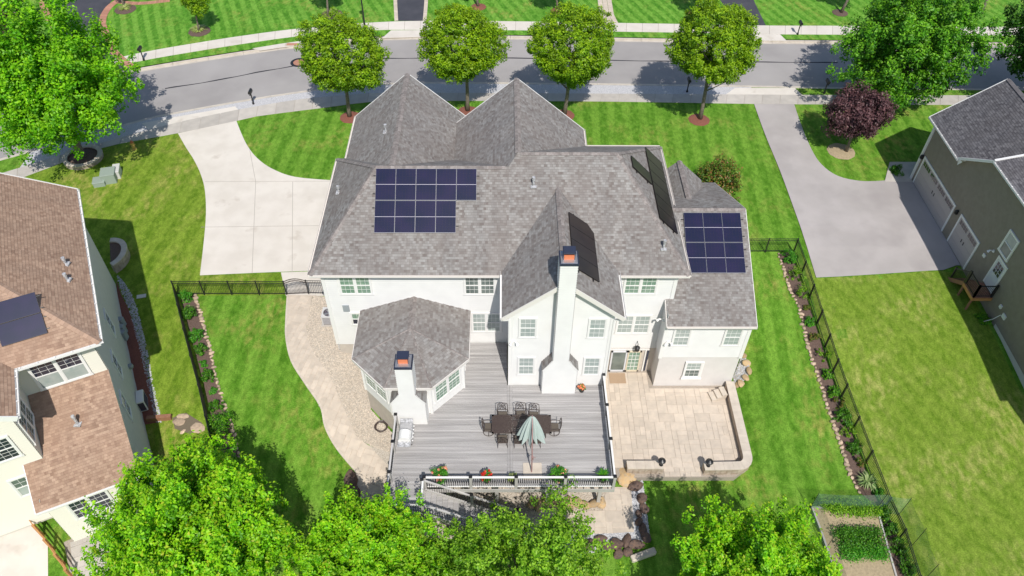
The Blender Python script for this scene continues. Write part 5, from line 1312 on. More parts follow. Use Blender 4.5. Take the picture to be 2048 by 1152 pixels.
def spiky(base, label, r=.5, n=60, mt='leaf_spike', group=None, name='spiky_plant', cat='plant', hgt=.8, wd=.035):
    rg = np.random.default_rng(int(base.x*100) % 997); mb = MB()
    for i in range(n):
        a = rg.uniform(0, 6.28); l = r*rg.uniform(.6, 1.1); e_ = rg.uniform(.3, 1.0)*hgt; s_ = Vector((-math.sin(a), math.cos(a), 0))*wd
        p1 = Vector((math.cos(a)*l*.5, math.sin(a)*l*.5, e_*.75)); p2 = Vector((math.cos(a)*l, math.sin(a)*l, e_*.7))
        mb.add([s_*.4, p1+s_, p2, p1-s_, -s_*.4], [(0, 1, 3, 4), (1, 2, 3)])
    t = thing(name, label, cat, base, group); o = mb.build('blades', M[mt], None); o.parent = t
    at = o.data.attributes.new('tone', 'FLOAT', 'POINT'); at.data.foreach_set('value', np.repeat(rg.uniform(0, 1, n), 5).astype(np.float32)); return t
spiky(G(1732, 968), 'large pale spiky leaved plant in the right fence bed', .68, 90, hgt=.75)
spiky(G(398, 60), 'yellow green hosta ring around the small round far tree', .85, 160, 'leaf_hosta', 'hosta rings on the far lawn', 'hosta', 'plant', .35, .06)
spiky(G(663, 27), 'yellow green hosta ring behind the leftmost street tree', .75, 130, 'leaf_hosta', 'hosta rings on the far lawn', 'hosta', 'plant', .35, .06)
spiky(G(250, 17), 'yellow green hosta ring beside the brick edged drive', .75, 130, 'leaf_hosta', 'hosta rings on the far lawn', 'hosta', 'plant', .35, .06)
for p, lb in (((399, 63), 'mulch ring under the hostas of the small round far tree'), ((664, 29), 'mulch ring under the hostas behind the leftmost street tree'), ((251, 19), 'mulch ring under the hostas beside the brick edged drive')): ring(G(*p), 1.0, 'mulch', lb)

# ------------------------------------------------------------------ fences
def fence(label, pts, post_gap=1.85, hgt=1.22, gate=None, name='metal_fence', pk=.105):
    rt = thing(name, label, 'fence', (pts[0].x, pts[0].y, pts[0].z)); P = [Vector((p.x, p.y, 0)) for p in pts]
    nodes = []
    for a, b in zip(P, P[1:]):
        L = (b-a).length; n = max(1, round(L/post_gap)); nodes += [a.lerp(b, k/n) for k in range(n)]
    nodes.append(P[-1])
    for p in nodes:
        z = h(p.x, p.y); po = MB().box(p.x-.035, p.y-.035, z-.2, p.x+.035, p.y+.035, z+hgt+.05).build('post', M['black'], rt)
    for a, b in zip(nodes, nodes[1:]):
        za, zb = h(a.x, a.y), h(b.x, b.y); A = lambda o: Vector((a.x, a.y, za+o)); B = lambda o: Vector((b.x, b.y, zb+o))
        mb = MB()
        for o in (hgt, hgt-.17, .14): mb.bar(A(o), B(o), .03, .03)
        mb.build('rail', M['black'], rt)
        n = max(2, round((b-a).length/pk)); mb = MB()
        for k in range(1, n): mb.bar(A(.05).lerp(B(.05), k/n), A(hgt).lerp(B(hgt), k/n), .017, .017)
        mb.build('pickets', M['black'], rt)['kind'] = 'stuff'
    return rt
cL = lf[0]; gl, gr_ = G(574, 590), G(618, 588)
fence('black metal fence around the left lawn from the gate round the corner bed', [gl, cL]+lf[1:])
fence('short black fence piece between the arched gate and the white house', [gr_, Vector((-9.8, gr_.y-.05, 0))])
cR = FR_[0]
fence('long black metal fence along the right bed and yard', [Vector((WX1+.05, cR.y, 0)), cR]+FR_[1:])
gt = thing('garden_gate', 'black arched metal gate across the walk beside the white house', 'gate', gl)
A_, B_ = Vector((gl.x, gl.y, h(gl.x, gl.y))), Vector((gr_.x, gr_.y, h(gr_.x, gr_.y)))
mb = MB(); n = 12
for k in range(n):
    t0, t1 = k/n, (k+1)/n; a0, a1 = 1.2+.22*math.sin(math.pi*t0), 1.2+.22*math.sin(math.pi*t1)
    for o in (0, -.17): mb.bar(A_.lerp(B_, t0)+Vector((0, 0, a0+o)), A_.lerp(B_, t1)+Vector((0, 0, a1+o)), .035, .035)
mb.bar(A_+Vector((0, 0, .14)), B_+Vector((0, 0, .14)), .03, .03); mb.build('gate_frame', M['bronze'], gt)
mb = MB()
for k in range(1, 17): t = k/17; mb.bar(A_.lerp(B_, t)+Vector((0, 0, .06)), A_.lerp(B_, t)+Vector((0, 0, 1.2+.22*math.sin(math.pi*t))), .018, .018)
mb.build('pickets', M['bronze'], gt)['kind'] = 'stuff'

# ------------------------------------------------------------------ patio seat walls, lamps, steps
def block_wall(label, line, z0, z1, wd, cap_len=.5, name='seat_wall', close_a=True, course=.15, mt='wallstone', mcap='wallcap', blen=.3):
    L = sum((Vector((b[0]-a[0], b[1]-a[1], 0))).length for a, b in zip(line, line[1:])); n = max(2, int(L/blen)); C = resample([(p[0], p[1], 0) for p in line], n)
    t = thing(name, label, 'garden wall', (C[0].x, C[0].y, z0)); A, B = offset_line(C, wd/2), offset_line(C, -wd/2)
    rows = int((z1-.07-z0)/course); ch = (z1-.07-z0)/rows
    for r_ in range(rows):
        for i in range(n):
            f0, f1 = .02, .98
            if r_ % 2 and i == 0: pass
            a0, a1 = A[i].lerp(A[i+1], f0), A[i].lerp(A[i+1], f1); b0, b1 = B[i].lerp(B[i+1], f0), B[i].lerp(B[i+1], f1)
            k = random.uniform(-.008, .008); zz0 = z0+r_*ch+.006; zz1 = z0+(r_+1)*ch
            mb = MB(); mb.add([(p.x, p.y, zz0) for p in (b0, b1, a1, a0)]+[(p.x, p.y, zz1) for p in (b0, b1, a1, a0)], [(3,2,1,0),(4,5,6,7),(0,1,5,4),(1,2,6,5),(2,3,7,6),(3,0,4,7)])
            mb.build('stone', M[mt], t)
    m_ = max(2, int(L/cap_len)); C2 = resample([(p[0], p[1], 0) for p in line], m_*3); A2, B2 = offset_line(C2, wd/2+.03), offset_line(C2, -wd/2-.03)
    for i in range(m_):
        a = [A2[3*i+k].lerp(A2[min(3*i+k+1, m_*3)], .04 if k == 0 else 0) for k in range(4)]; b = [B2[3*i+k].lerp(B2[min(3*i+k+1, m_*3)], .04 if k == 0 else 0) for k in range(4)]
        mb = MB(); strip(mb, b, a, lambda x, y: z1, None, .07); mb.build('cap_stone', M[mcap], t)
    return t
arc = [(13.05+.55*math.sin(a)-.1, 22.75-.6*math.cos(a)) for a in np.linspace(0, math.pi/2, 7)]
block_wall('long curved tan seat wall round the right side of the patio', [(10.98, 22.12), (11.8, 22.12)]+[(12.6, 22.14)]+[(x, y) for x, y in arc]+[(13.52, 25.0), (13.55, 27.85)], -2.84, -2.25, .44)
block_wall('short straight tan seat wall at the lower left of the patio', [(6.75, 22.2), (8.75, 22.2)], -2.84, -2.25, .44)
def lamp(x, y, z, label):
    t = thing('pillar_lamp', label, 'lamp', (x, y, z), 'black lamps on the two seat wall ends')
    MB().tube([(x, y, z), (x, y, z+.16)], .04, 8).lathe((x, y, z), [(.12, 0), (.1, .03)], 12).build('stem', M['black'], t)
    MB().lathe((x, y, z+.16), [(.05, 0), (.13, .05), (.14, .2), (.09, .24)], 12).build('globe', M['glass_dark'], t)
    MB().lathe((x, y, z+.40), [(.21, 0), (.19, .04), (.03, .14)], 14).build('lamp_cap', M['black'], t); return t
lamp(8.62, 22.2, -2.25, 'black post lamp on the end of the short seat wall'); lamp(11.2, 22.14, -2.25, 'black post lamp on the start of the curved seat wall')
stp = thing('patio_steps', 'three grey stone step blocks beside the curved seat wall', 'steps', (12.9, 27.0, -2.8))
for i in range(3):
    MB().frame((12.35+i*.30, 26.75+i*.07, -2.8), (.97, .22, 0), (-.22, .97, 0), (0, 0, 1), 0, .32, 0, .62, 0, .15*(i+1)).build('step', M['wallcap'], stp, bevel=.01)
tag(MB().frame((6.42, 28.1, -2.795), (1, 0, 0), (0, 1, 0), (0, 0, 1), 0, 1.0, 0, .78, 0, .02).build('door_mat', M['mat_tan'], None, bevel=.008), 'tan rectangular mat outside the walkout doors', 'door mat')

# ------------------------------------------------------------------ boulders
def boulder(px, py, r, mt, label, group, z=0.0, flat=.75, world=None):
    i = random.randrange(6, 12); key = STONES[i].name+mt
    if key not in bpy.data.meshes: k = STONES[i].copy(); k.name = key; k.materials.append(M[mt])
    p = G(px, py) if world is None else Vector((world[0], world[1], h(*world)))
    o = bpy.data.objects.new('boulder', bpy.data.meshes[key]); COL.objects.link(o); o.location = (p.x, p.y, p.z+r*.25+z)
    o.rotation_euler = (random.uniform(-.3, .3), random.uniform(-.3, .3), random.uniform(0, 6.28)); o.scale = (r*random.uniform(1, 1.3), r*random.uniform(.75, 1), r*flat)
    return tag(o, label, 'boulder', group)
gB = 'dark boulders edging the lower path'
lbl = ['uppermost dark brown boulder beside the patio corner', 'large dark boulder right of the pale path slab', 'dark boulder second down the right gravel strip', 'dark flat boulder third down the right gravel strip', 'small black boulder halfway down the right gravel strip', 'brown boulder below the halfway point of the right gravel strip',
 'round brown boulder near the bend of the boulder row', 'black boulder at the bend of the boulder row', 'dark boulder just left of the bend', 'grey white flecked boulder in the bottom row', 'large brown boulder in the middle of the bottom row', 'black boulder below the grey gravel', 'upright dark boulder in the bottom row', 'reddish brown boulder at the left end of the bottom row', 'dark boulder half hidden by the birch leaves', 'small dark boulder under the bottom row', 'lowest dark boulder of the pile']
bs = [(1274, 950, .42), (1272, 975, .55), (1283, 1000, .42), (1287, 1018, .4), (1278, 1030, .3), (1276, 1045, .42), (1286, 1062, .38), (1290, 1078, .5), (1272, 1092, .45), (1252, 1085, .48), (1232, 1092, .6), (1212, 1096, .45), (1202, 1080, .42), (1178, 1090, .5), (1166, 1100, .45), (1236, 1110, .4), (1256, 1108, .45)]
for (x, y, r), lb in zip(bs, lbl): boulder(x, y, r*.68, 'boulder', lb, gB, .06)
tag(MB().frame(tuple(G(1262, 1122)), (1, .35, 0), (-.3, .95, 0), (0, 0, 1), 0, 1.3, -.15, .2, 0, .3).build('stone_slab', M['wallcap'], None, bevel=.05), 'pale stone slab under the dark boulder pile at the bottom', 'stone slab')
gS = 'sandstone boulders beside and below the deck'
for x, y, r, lb in ((1240, 948, .5, 'orange sandstone boulder wedged between deck corner and patio wall'), (1254, 966, .6, 'broad pale sandstone boulder below the deck corner'), (703, 962, .5, 'brown rounded boulder at the lower end of the curved walk'), (704, 1000, .5, 'dark boulder beside the lower walk under the maple')):
    boulder(x, y, r, 'sandstone' if x > 1000 else 'boulder', lb, gS, .05, .5)
xs = np.linspace(1062, 1202, 10)
for i, x in enumerate(xs):
    boulder(float(x), 1011+2*math.sin(i*2), .30, 'sandstone', ['leftmost orange stone of the row under the deck edge', 'second stone from the left in the row under the deck edge', 'third stone from the left in the row under the deck edge', 'fourth stone from the left in the row under the deck edge', 'fifth stone from the left in the row under the deck edge', 'fifth stone from the right in the row under the deck edge', 'fourth stone from the right in the row under the deck edge', 'third stone from the right in the row under the deck edge', 'second stone from the right in the row under the deck edge', 'rightmost stone of the row under the deck edge'][i], gS, .12, .8)
gW = 'stones beside the right wing'
for i, (x, y, r) in enumerate(((1486, 712, .22), (1492, 728, .28), (1498, 742, .25), (1492, 757, .24), (1480, 768, .28), (1472, 772, .22))):
    boulder(x, y, r, 'sandstone', ['topmost tan stone edging the gravel corner by the right wing', 'second tan stone down the gravel corner by the right wing', 'outermost tan stone of the gravel corner by the right wing', 'fourth tan stone down the gravel corner by the right wing', 'fifth tan stone down the gravel corner by the right wing', 'lowest tan stone of the gravel corner by the right wing'][i], gW, 0, .7)
gw = [(p.x, p.y) for p in W([(1466, 756), (1487, 704), (1499, 735), (1494, 755), (1478, 772), (1470, 775)])]
sheet('gravel_bed', gw, .03, M['gravelbase']); scatter_pebbles('gravel', gw, 500, .07, 'greypebble', .03, 'pale stones in the corner beside the right wing wall')

# ------------------------------------------------------------------ pots, grill, hose, air conditioners
def pot(x, y, z, label, fl, seed, r=.33, n=1500, fl_n=140, leafmt='leaf_bright', hgt=.55, potr=.2):
    t = thing('flower_pot', label, 'potted plant', (x, y, z), 'potted plants along the front rail of the deck')
    MB().lathe((x, y, z), [(potr*.7, 0), (potr, .3), (potr*1.08, .33), (potr*.9, .33), (potr*.85, .28)], 16).build('pot', M['black'], t)
    P, N_, _ = crown((r, r, r*.9), seed, 60, n, r*.3, inner=.2); P[:, 2] += hgt; leaves('foliage', P, N_, .035, M[leafmt], t, seed=seed)
    if fl:
        P, N_, _ = crown((r*.98, r*.98, r*.95), seed+1, 26, fl_n, .07, inner=.9); P[:, 2] += hgt; k = P[:, 2] > hgt-.05
        leaves('flowers', P[k], N_[k], .045, M[fl], t, asp=.9, seed=seed)
    return t
pot(-3.15, 20.0, 0, 'leafy potted plant with salmon flowers at the left end of the front rail', 'flower_orange', 201, .42, 2200, 260)
pot(-.85, 19.92, 0, 'pot of red flowers near the middle of the front rail', 'flower_red', 202, .30, 900, 420, hgt=.5)
pot(.46, 19.86, 0, 'small yellow green potted plant left of the umbrella base', None, 203, .24, 600, leafmt='leaf_hosta', hgt=.5)
pot(2.78, 19.98, 0, 'bushy potted plant with a few orange blooms right of the umbrella base', 'flower_orange', 204, .42, 2400, 90)
t = thing('flower_pot', 'black pot with a lime fan leaved plant in the right corner of the deck', 'potted plant', (5.0, 19.95, 0), 'potted plants along the front rail of the deck')
MB().lathe((5.0, 19.95, 0), [(.16, 0), (.24, .36), (.26, .4), (.22, .4), (.2, .34)], 16).build('pot', M['black'], t)
o = spiky(Vector((5.0, 19.95, .5)), 'x', .42, 55, 'leaf_bright', hgt=.4, wd=.04); fo = o.children[0]; fo.parent = t; fo.location = (0, 0, .4); fo.name = 'fronds'; bpy.data.objects.remove(o)
pot(4.33, 25.5, 0, 'small orange pot with a red plant beside the tall chimney base', 'flower_red', 206, .17, 240, 200, hgt=.35, potr=.17).children[0].data.materials[0] = M['terra']
g0 = Vector((-4.93, 21.85, 0)); gr2 = thing('barbecue_grill', 'stainless barbecue grill with white hood by the left deck rail', 'grill', (-5.0, 22.4, 0))
MB().box(-5.42, 22.0, .12, -4.72, 22.9, .78).build('cabinet', M['alu'], gr2, bevel=.02)
MB().box(-5.42, 21.45, .74, -4.76, 22.0, .79).box(-5.42, 22.9, .74, -4.76, 23.15, .79).build('side_shelf', M['steel'], gr2)
mb = MB()
for k in range(9):
    a0, a1 = math.pi*k/9, math.pi*(k+1)/9
    q = lambda a, y: (-5.09-.33*math.cos(a), y, .8+.34*math.sin(a)); mb.add([q(a0, 21.75), q(a1, 21.75), q(a1, 22.3), q(a0, 22.3)], [(3, 2, 1, 0)])
mb.add([(-5.09-.33*math.cos(math.pi*k/9), 21.75, .8+.34*math.sin(math.pi*k/9)) for k in range(10)], [tuple(range(10))]).add([(-5.09-.33*math.cos(math.pi*k/9), 22.3, .8+.34*math.sin(math.pi*k/9)) for k in range(10)], [tuple(range(10))[::-1]])
mb.build('hood', M['trim'], gr2)
mb = MB()
for k in range(12): mb.box(-5.38, 22.36+k*.045, .785, -4.78, 22.375+k*.045, .80)
mb.build('cooking_grate', M['alu'], gr2)
mb = MB()
for k in range(5): mb.tube([(-4.72, 21.9+k*.22, .66), (-4.66, 21.9+k*.22, .66)], .035, 8)
mb.tube([(-4.76, 21.8, .95), (-4.68, 21.85, .98), (-4.68, 22.2, .98), (-4.76, 22.25, .95)], .014, 6); mb.build('knob', M['trim'], gr2)
for a in (-5.35, -4.8):
    for b in (22.07, 22.83): MB().tube([(a-.03, b, .06), (a+.03, b, .06)], .06, 10).build('wheel', M['black'], gr2)
hp_ = G(763, 856); hs_ = thing('garden_hose', 'coiled dark brown garden hose lying on the gravel', 'hose', hp_)
pts = []
for k in range(150): a = k*.42; r_ = .30+.03*math.sin(k*.7)+.0004*k; pts.append((hp_.x+r_*math.cos(a), hp_.y+r_*math.sin(a), hp_.z+.08+.0009*k+.012*math.sin(k)))
MB().tube(pts, .024, 6).build('coil', M['bronze'], hs_)
MB().tube([(hp_.x-.05, hp_.y+.3, hp_.z+.16), (hp_.x-.15, hp_.y+.7, hp_.z+.2), (hp_.x-.12, hp_.y+1.15, hp_.z+.55)], .022, 6).build('tail', M['bronze'], hs_)
def ac(x, y, label, s=1):
    z = h(x, y); t = thing('air_conditioner', label, 'air conditioner', (x, y, z), 'air conditioners by the left house wall')
    MB().box(x-.5, y-.5, z-.1, x+.5, y+.5, z+.08).build('pad', M['walk'], t)
    MB().box(x-.37, y-.37, z+.1, x+.37, y+.37, z+.72).build('coil', M['acd'], t)
    mb = MB()
    for a, b in ((-1, -1), (1, -1), (1, 1), (-1, 1)): mb.box(x+a*.38-.03, y+b*.38-.03, z+.08, x+a*.38+.03, y+b*.38+.03, z+.76)
    for k in range(9): zz = z+.16+k*.066; mb.box(x-.39, y-.39, zz, x+.39, y+.39, zz+.012)
    mb.box(x+.1, y-.395, z+.1, x+.4, y-.37, z+.74); mb.build('casing', M['acw'], t)
    mb = MB().lathe((x, y, z+.74), [(.44, 0), (.44, .05), (.31, .07), (.31, .03)], 4*6); mb.v = mb.v
    mb = MB(); mb.add([(x-.42, y-.42, z+.76), (x+.42, y-.42, z+.76), (x+.42, y+.42, z+.76), (x-.42, y+.42, z+.76)]+[(x+.33*math.cos(a), y+.33*math.sin(a), z+.82) for a in np.linspace(0, 6.2832, 25)[:-1]]+[(x-.42, y-.42, z+.82), (x+.42, y-.42, z+.82), (x+.42, y+.42, z+.82), (x-.42, y+.42, z+.82)],
        [(0, 1, 29, 28), (1, 2, 30, 29), (2, 3, 31, 30), (3, 0, 28, 31)]+[(30, 4+(k+1), 4+k) for k in range(0, 6)]+[(31, 4+(k+1), 4+k) for k in range(6, 12)]+[(28, 4+(k+1), 4+k) for k in range(12, 18)]+[(29, 4+(k+1) % 24, 4+k) for k in range(18, 24)]+[(29, 30, 4), (30, 31, 10), (31, 28, 16), (28, 29, 22)])
    mb.build('top_cover', M['acw'], t)
    fb = MB()
    for k in range(4):
        a = k*math.pi/2+.4; u_ = Vector((math.cos(a), math.sin(a), 0)); v_ = Vector((-math.sin(a), math.cos(a), 0)); c = Vector((x, y, z+.74)); fb.add([c+u_*.05-v_*.04, c+u_*.29-v_*.1, c+u_*.29+v_*.1+Vector((0, 0, .05)), c+u_*.05+v_*.05+Vector((0, 0, .03))], [(0, 1, 2, 3)])
    fb.lathe((x, y, z+.73), [(.07, 0), (.07, .07)], 12); fb.build('fan_blades', M['alu'], t)
    fb = MB()
    for r_ in (.12, .2, .28): fb.tube([(x+r_*math.cos(a), y+r_*math.sin(a), z+.825) for a in np.linspace(0, 6.2832, 21)], .005, 4, cap=False)
    fb.build('fan_guard', M['acw'], t); return t
ac(-10.62, 31.45, 'nearer air conditioner in full view beside the left house corner'); ac(-10.5, 33.0, 'air conditioner behind the nearer one, mostly hidden by the wall')

# ------------------------------------------------------------------ street furniture
def mailbox(px, py, label, z=None, dx=0):
    b = G(px, py); t = thing('mailbox', label, 'mailbox', b, 'black post mailboxes along the road'); x, y, z = b
    MB().tube([(x, y, z), (x, y, z+1.25)], .05, 8).lathe((x, y, z), [(.1, 0), (.08, .18), (.055, .22)], 10).build('post', M['black'], t)
    MB().box(x-.04, y-.3, z+.95, x+.04, y+.3, z+1.0).build('bracket', M['black'], t)
    mb = MB(); N_ = 8
    pr = [(-.12, 0), (.12, 0), (.12, .14)]+[(.12*math.cos(a), .14+.12*math.sin(a)) for a in np.linspace(.3, math.pi-.3, 6)]+[(-.12, .14)]
    mb.add([(x+a, y-.28, z+1.06+b_) for a, b_ in pr]+[(x+a, y+.28, z+1.06+b_) for a, b_ in pr], [tuple(range(len(pr))), tuple(range(len(pr), 2*len(pr)))[::-1]]+[(i, i+len(pr), (i+1) % len(pr)+len(pr), (i+1) % len(pr)) for i in range(len(pr))])
    mb.build('box', M['black'], t); return t
mailbox(288, 121, 'black mailbox on the far sidewalk beside the big green tree'); mailbox(507, 208, 'black mailbox at the near road edge above the white driveway'); mailbox(1595, 69, 'black mailbox on the far verge at the upper right')
mailbox(1648, 187, 'black round topped mailbox on the near verge by the grey driveway'); mailbox(1374, 184, 'black mailbox mostly hidden under the rightmost rounded street tree')
lpb = G(731, 61); lt = thing('street_lamp', 'tall slim black street lamp post on the far sidewalk', 'street lamp', lpb)
MB().tube([lpb, lpb+Vector((0, 0, 4.4))], [.075, .05], 10).lathe(lpb, [(.16, 0), (.14, .5), (.08, .6)], 12).build('post', M['black'], lt)
MB().lathe(lpb+Vector((0, 0, 4.4)), [(.08, 0), (.2, .15), (.24, .5), (.05, .75)], 12).build('lantern', M['glass_dark'], lt)
b = G(269, 298); hy = thing('fire_hydrant', 'yellow fire hydrant with red top on the lawn edge', 'fire hydrant', b)
MB().lathe(b, [(.17, 0), (.17, .05), (.11, .07), (.11, .5), (.14, .52), (.14, .58)], 14).tube([b+Vector((-.19, 0, .42)), b+Vector((.19, 0, .42))], .055, 8).tube([b+Vector((0, -.18, .36)), b], .07, 8).build('barrel', M['hydrant'], hy)
MB().lathe(b+Vector((0, 0, .58)), [(.13, 0), (.11, .1), (.04, .17), (.03, .22)], 12).build('bonnet', M['hydcap'], hy)
for (px, py, w_, d_, h_, lb, mt_) in ((201, 368, .8, .75, .35, 'low green utility box nearest the brown roof', 'green_box'), (222, 360, .95, 1.0, .75, 'middle green utility box with louvred lid', 'green_box'), (237, 350, .45, 1.0, .6, 'narrow pale utility box at the right of the group', 'acw')):
    b = G(px, py); t = thing('utility_box', lb, 'utility box', b, 'utility boxes on the side lawn', .25)
    MB().box(-w_/2, -d_/2, -.1, w_/2, d_/2, h_).build('cabinet', M[mt_], None, bevel=.03).parent = t
    MB().box(-w_/2-.03, -d_/2-.03, h_, w_/2+.03, d_/2+.03, h_+.05).build('lid', M[mt_], None, bevel=.02).parent = t
def ring_wall(label, c, r, z1, a0=0, a1=6.2832, n=26, lab2=None):
    L = [(c.x+r*math.cos(a), c.y+r*math.sin(a)) for a in np.linspace(a0, a1, n)]
    return block_wall(label, L, h(c.x, c.y)-.1, h(c.x, c.y)+z1, .28, .45, 'planter_wall')
ring_wall('round grey stone planter ring under the big left tree', G(168, 318), 1.25, .35)
ring(G(168, 318), 1.15, 'mulch', 'dark mulch filling the planter ring of the big left tree', zoff=.2)

# ------------------------------------------------------------------ raised vegetable bed and its net
vb = thing('vegetable_bed', 'timber edged vegetable bed at the bottom right corner of the yard', 'garden bed', G(1700, 1060))
vq = [G(1622, 1018), G(1752, 1020), G(1762, 1060), G(1788, 1150), G(1815, 1240), G(1700, 1240), G(1652, 1100), G(1640, 1065)]
me = sheet_mesh([(p.x, p.y) for p in vq], .16); me.transform(Matrix.Translation(-vb.location)); o = link('soil', me, M['soil'], vb)
for a, b in zip(vq, vq[1:]+vq[:1]): MB().bar(Vector((a.x, a.y, h(a.x, a.y)+.1)), Vector((b.x, b.y, h(b.x, b.y)+.1)), .09, .26).build('timber', M['deckfascia'], vb)
def plot(label, quad, n, mt, hgt, seed):
    P = W(quad); t = thing('vegetable_row', label, 'vegetables', P[0]); rg = np.random.default_rng(seed)
    m_ = n//30; uv = rg.uniform(0, 1, (m_, 2)); c = np.array([list(((P[0]*(1-u)+P[1]*u)*(1-v)+(P[3]*(1-u)+P[2]*u)*v)-P[0]) for u, v in uv]); c[:, 2] += .2+hgt*.5
    pts = (c[:, None, :]+rg.normal(size=(m_, 30, 3))*np.array([.13, .13, hgt*.35])).reshape(-1, 3)
    leaves('foliage', pts, np.tile([0, 0, 1.], (len(pts), 1)), .045, M[mt], t, seed=seed); return t
plot('feathery pale green vegetables along the top edge of the bed', [(1628, 1012), (1752, 1018), (1752, 1040), (1668, 1032)], 3600, 'leaf_birch', .45, 301)
plot('dark green leafy vegetables in the middle of the bed', [(1662, 1062), (1756, 1066), (1764, 1098), (1678, 1100)], 4200, 'leaf_shrub', .4, 302)
plot('bright green vegetable row near the lower end of the bed', [(1678, 1102), (1768, 1100), (1774, 1122), (1684, 1124)], 3000, 'leaf_bright', .3, 303)
nt_ = thing('garden_net', 'thin green netting on poles around the vegetable bed', 'netting', G(1620, 1018))
nb = [G(1618, 1020), G(1752, 1024), G(1800, 1005, 0), G(1838, 1090), G(1875, 1190), G(1905, 1290)]
nb = [G(1690, 1240), G(1650, 1100), G(1618, 1020), G(1750, 1022), G(1797, 1030), G(1825, 1090), G(1848, 1160), G(1878, 1240)]
HN = 1.75
for a, b in zip(nb, nb[1:]):
    mb = MB(); k = 10
    for i in range(k):
        p, q = a.lerp(b, i/k), a.lerp(b, (i+1)/k); s0 = .10*math.sin(math.pi*i/k*2); s1 = .10*math.sin(math.pi*(i+1)/k*2); sg = lambda t: -.12*math.sin(math.pi*t)
        mb.add([(p.x, p.y, h(p.x, p.y)), (q.x, q.y, h(q.x, q.y)), (q.x+s1, q.y+s1, h(q.x, q.y)+HN*.5), (q.x, q.y, h(q.x, q.y)+HN+sg((i+1)/k)), (p.x, p.y, h(p.x, p.y)+HN+sg(i/k)), (p.x+s0, p.y+s0, h(p.x, p.y)+HN*.5)], [(0, 1, 2, 5), (5, 2, 3, 4)])
    mb.build('net_panel', M['net'], nt_)
for p in nb: MB().tube([(p.x, p.y, h(p.x, p.y)), (p.x, p.y, h(p.x, p.y)+HN+.1)], .014, 6).build('pole', M['black'], nt_)

# ------------------------------------------------------------------ brown roofed neighbour at the left (its own slanting axes)
E1 = PZ(200, 684, 6.5); E0 = PZ(153, 378, 6.5); eV = (E0-E1).normalized(); wV = Vector((-eV.y, eV.x, 0)); LN = (E0-E1).length
NG = -1.35
def LL(a, b, z): p = E1+wV*a+eV*b; return (p.x, p.y, z)
NL = thing('house', 'neighbouring house with brown shingle roof and cream and taupe siding at the left edge', 'house', LL(4, 4, NG))
SP = .7; RW = 6.0; RZ = 6.5+SP*RW
br = dict(mt='shingle_brown')
roof([LL(0, 0, 6.5), LL(0, LN, 6.5), LL(RW, LN, RZ), LL(RW, RW, RZ)], NL, n=tuple(-wV+Vector((0, 0, 1))), **br)
roof([LL(0, 0, 6.5), LL(RW, RW, RZ), LL(12, RW, RZ), LL(12, 0, 6.5)], NL, n=tuple(-eV+Vector((0, 0, 1))), **br)
roof([LL(RW, LN, RZ), LL(RW, RW, RZ), LL(12, RW, RZ), LL(12, LN, RZ-SP*RW)], NL, n=(0, 0, 1), **br)
caps([LL(0, 0, 6.5), LL(RW, RW, RZ)], NL, 'cap_brown'); caps([LL(RW, RW, RZ), LL(RW, LN, RZ)], NL, 'cap_brown')
# cross gable towards the camera
CW, CE, CR = 3.72, -2.95, 7.2; CZ = 6.5+.62*(CR-CW)
roof([LL(CW, CE, 6.5), LL(CW, .0, 6.5), LL(CR, 5.0*.62/.7-.1, CZ), LL(CR, CE, CZ)], NL, n=tuple(-wV+Vector((0, 0, 1))), **br)
roof([LL(CR, CE, CZ), LL(CR, 3, CZ), LL(2*CR-CW, 0, 6.5), LL(2*CR-CW, CE, 6.5)], NL, n=tuple(wV+Vector((0, 0, 1))), **br)
caps([LL(CR, CE, CZ), LL(CR, 3.2, CZ)], NL, 'cap_brown')
def lw(name, a0, b0, a1, b1, z0, z1, out, mt, top=None, step=.16):
    p, q = LL(a0, b0, 0), LL(a1, b1, 0); return wall(name, p, q, z0, z1, tuple(out), mt, NL, step=step, top=top)
lw('east_wall', .45, 12.2, .45, .45, NG-.4, 6.35, -wV, 'taupe', step=.125)
lw('east_wall', .45, .45, .45, -4.2, NG-.6, 0, -wV, 'taupe', top=[LL(.45, -4.2, 1.62), LL(.45, .45, 3.95)], step=.125)
lw('rear_wall', .45, .45, 4.15, .45, 3.5, 6.35, -eV, 'cream'); lw('alcove_wall', 4.15, .5, 4.15, -2.4, 2.2, 6.35, -wV, 'cream')
lw('gable_wall', 4.15, -2.4, 10.2, -2.4, NG-.6, 0, -eV, 'cream', top=[LL(10.2, -2.4, 6.4), LL(CR, -2.4, CZ-.2), LL(4.15, -2.4, 6.4)])
lw('extension_wall', .45, -4.2, 4.7, -4.2, NG-.8, 1.65, -eV, 'cream'); lw('extension_wall', 4.7, -4.2, 4.7, -2.4, NG-.8, 1.9, wV, 'cream')
roof([LL(.42, .5, 4.12), LL(4.1, .5, 4.12), LL(4.1, -2.3, 4.12-.5*2.8), LL(.42, -2.3, 4.12-.5*2.8)], NL, n=(0, 0, 1), **br)
roof([LL(.42, -2.3, 4.12-.5*2.8), LL(5.0, -2.3, 4.12-.5*2.8), LL(5.0, -4.55, 4.12-.5*5.05), LL(.42, -4.55, 4.12-.5*5.05)], NL, n=(0, 0, 1), **br)
gutter(LL(0, 0, 6.5), LL(0, LN, 6.5), NL, 'trim', .13, out=tuple(-wV), hang=True); gutter(LL(0, 0, 6.5), LL(CW, 0, 6.5), NL, 'trim', .13, out=tuple(-eV), hang=True)
gutter(LL(CW, 0, 6.5), LL(CW, CE, 6.5), NL, 'trim', .13, out=tuple(-wV), hang=True); gutter(LL(.42, -4.55, 1.6), LL(5, -4.55, 1.6), NL, 'trim', .1, out=tuple(-eV))
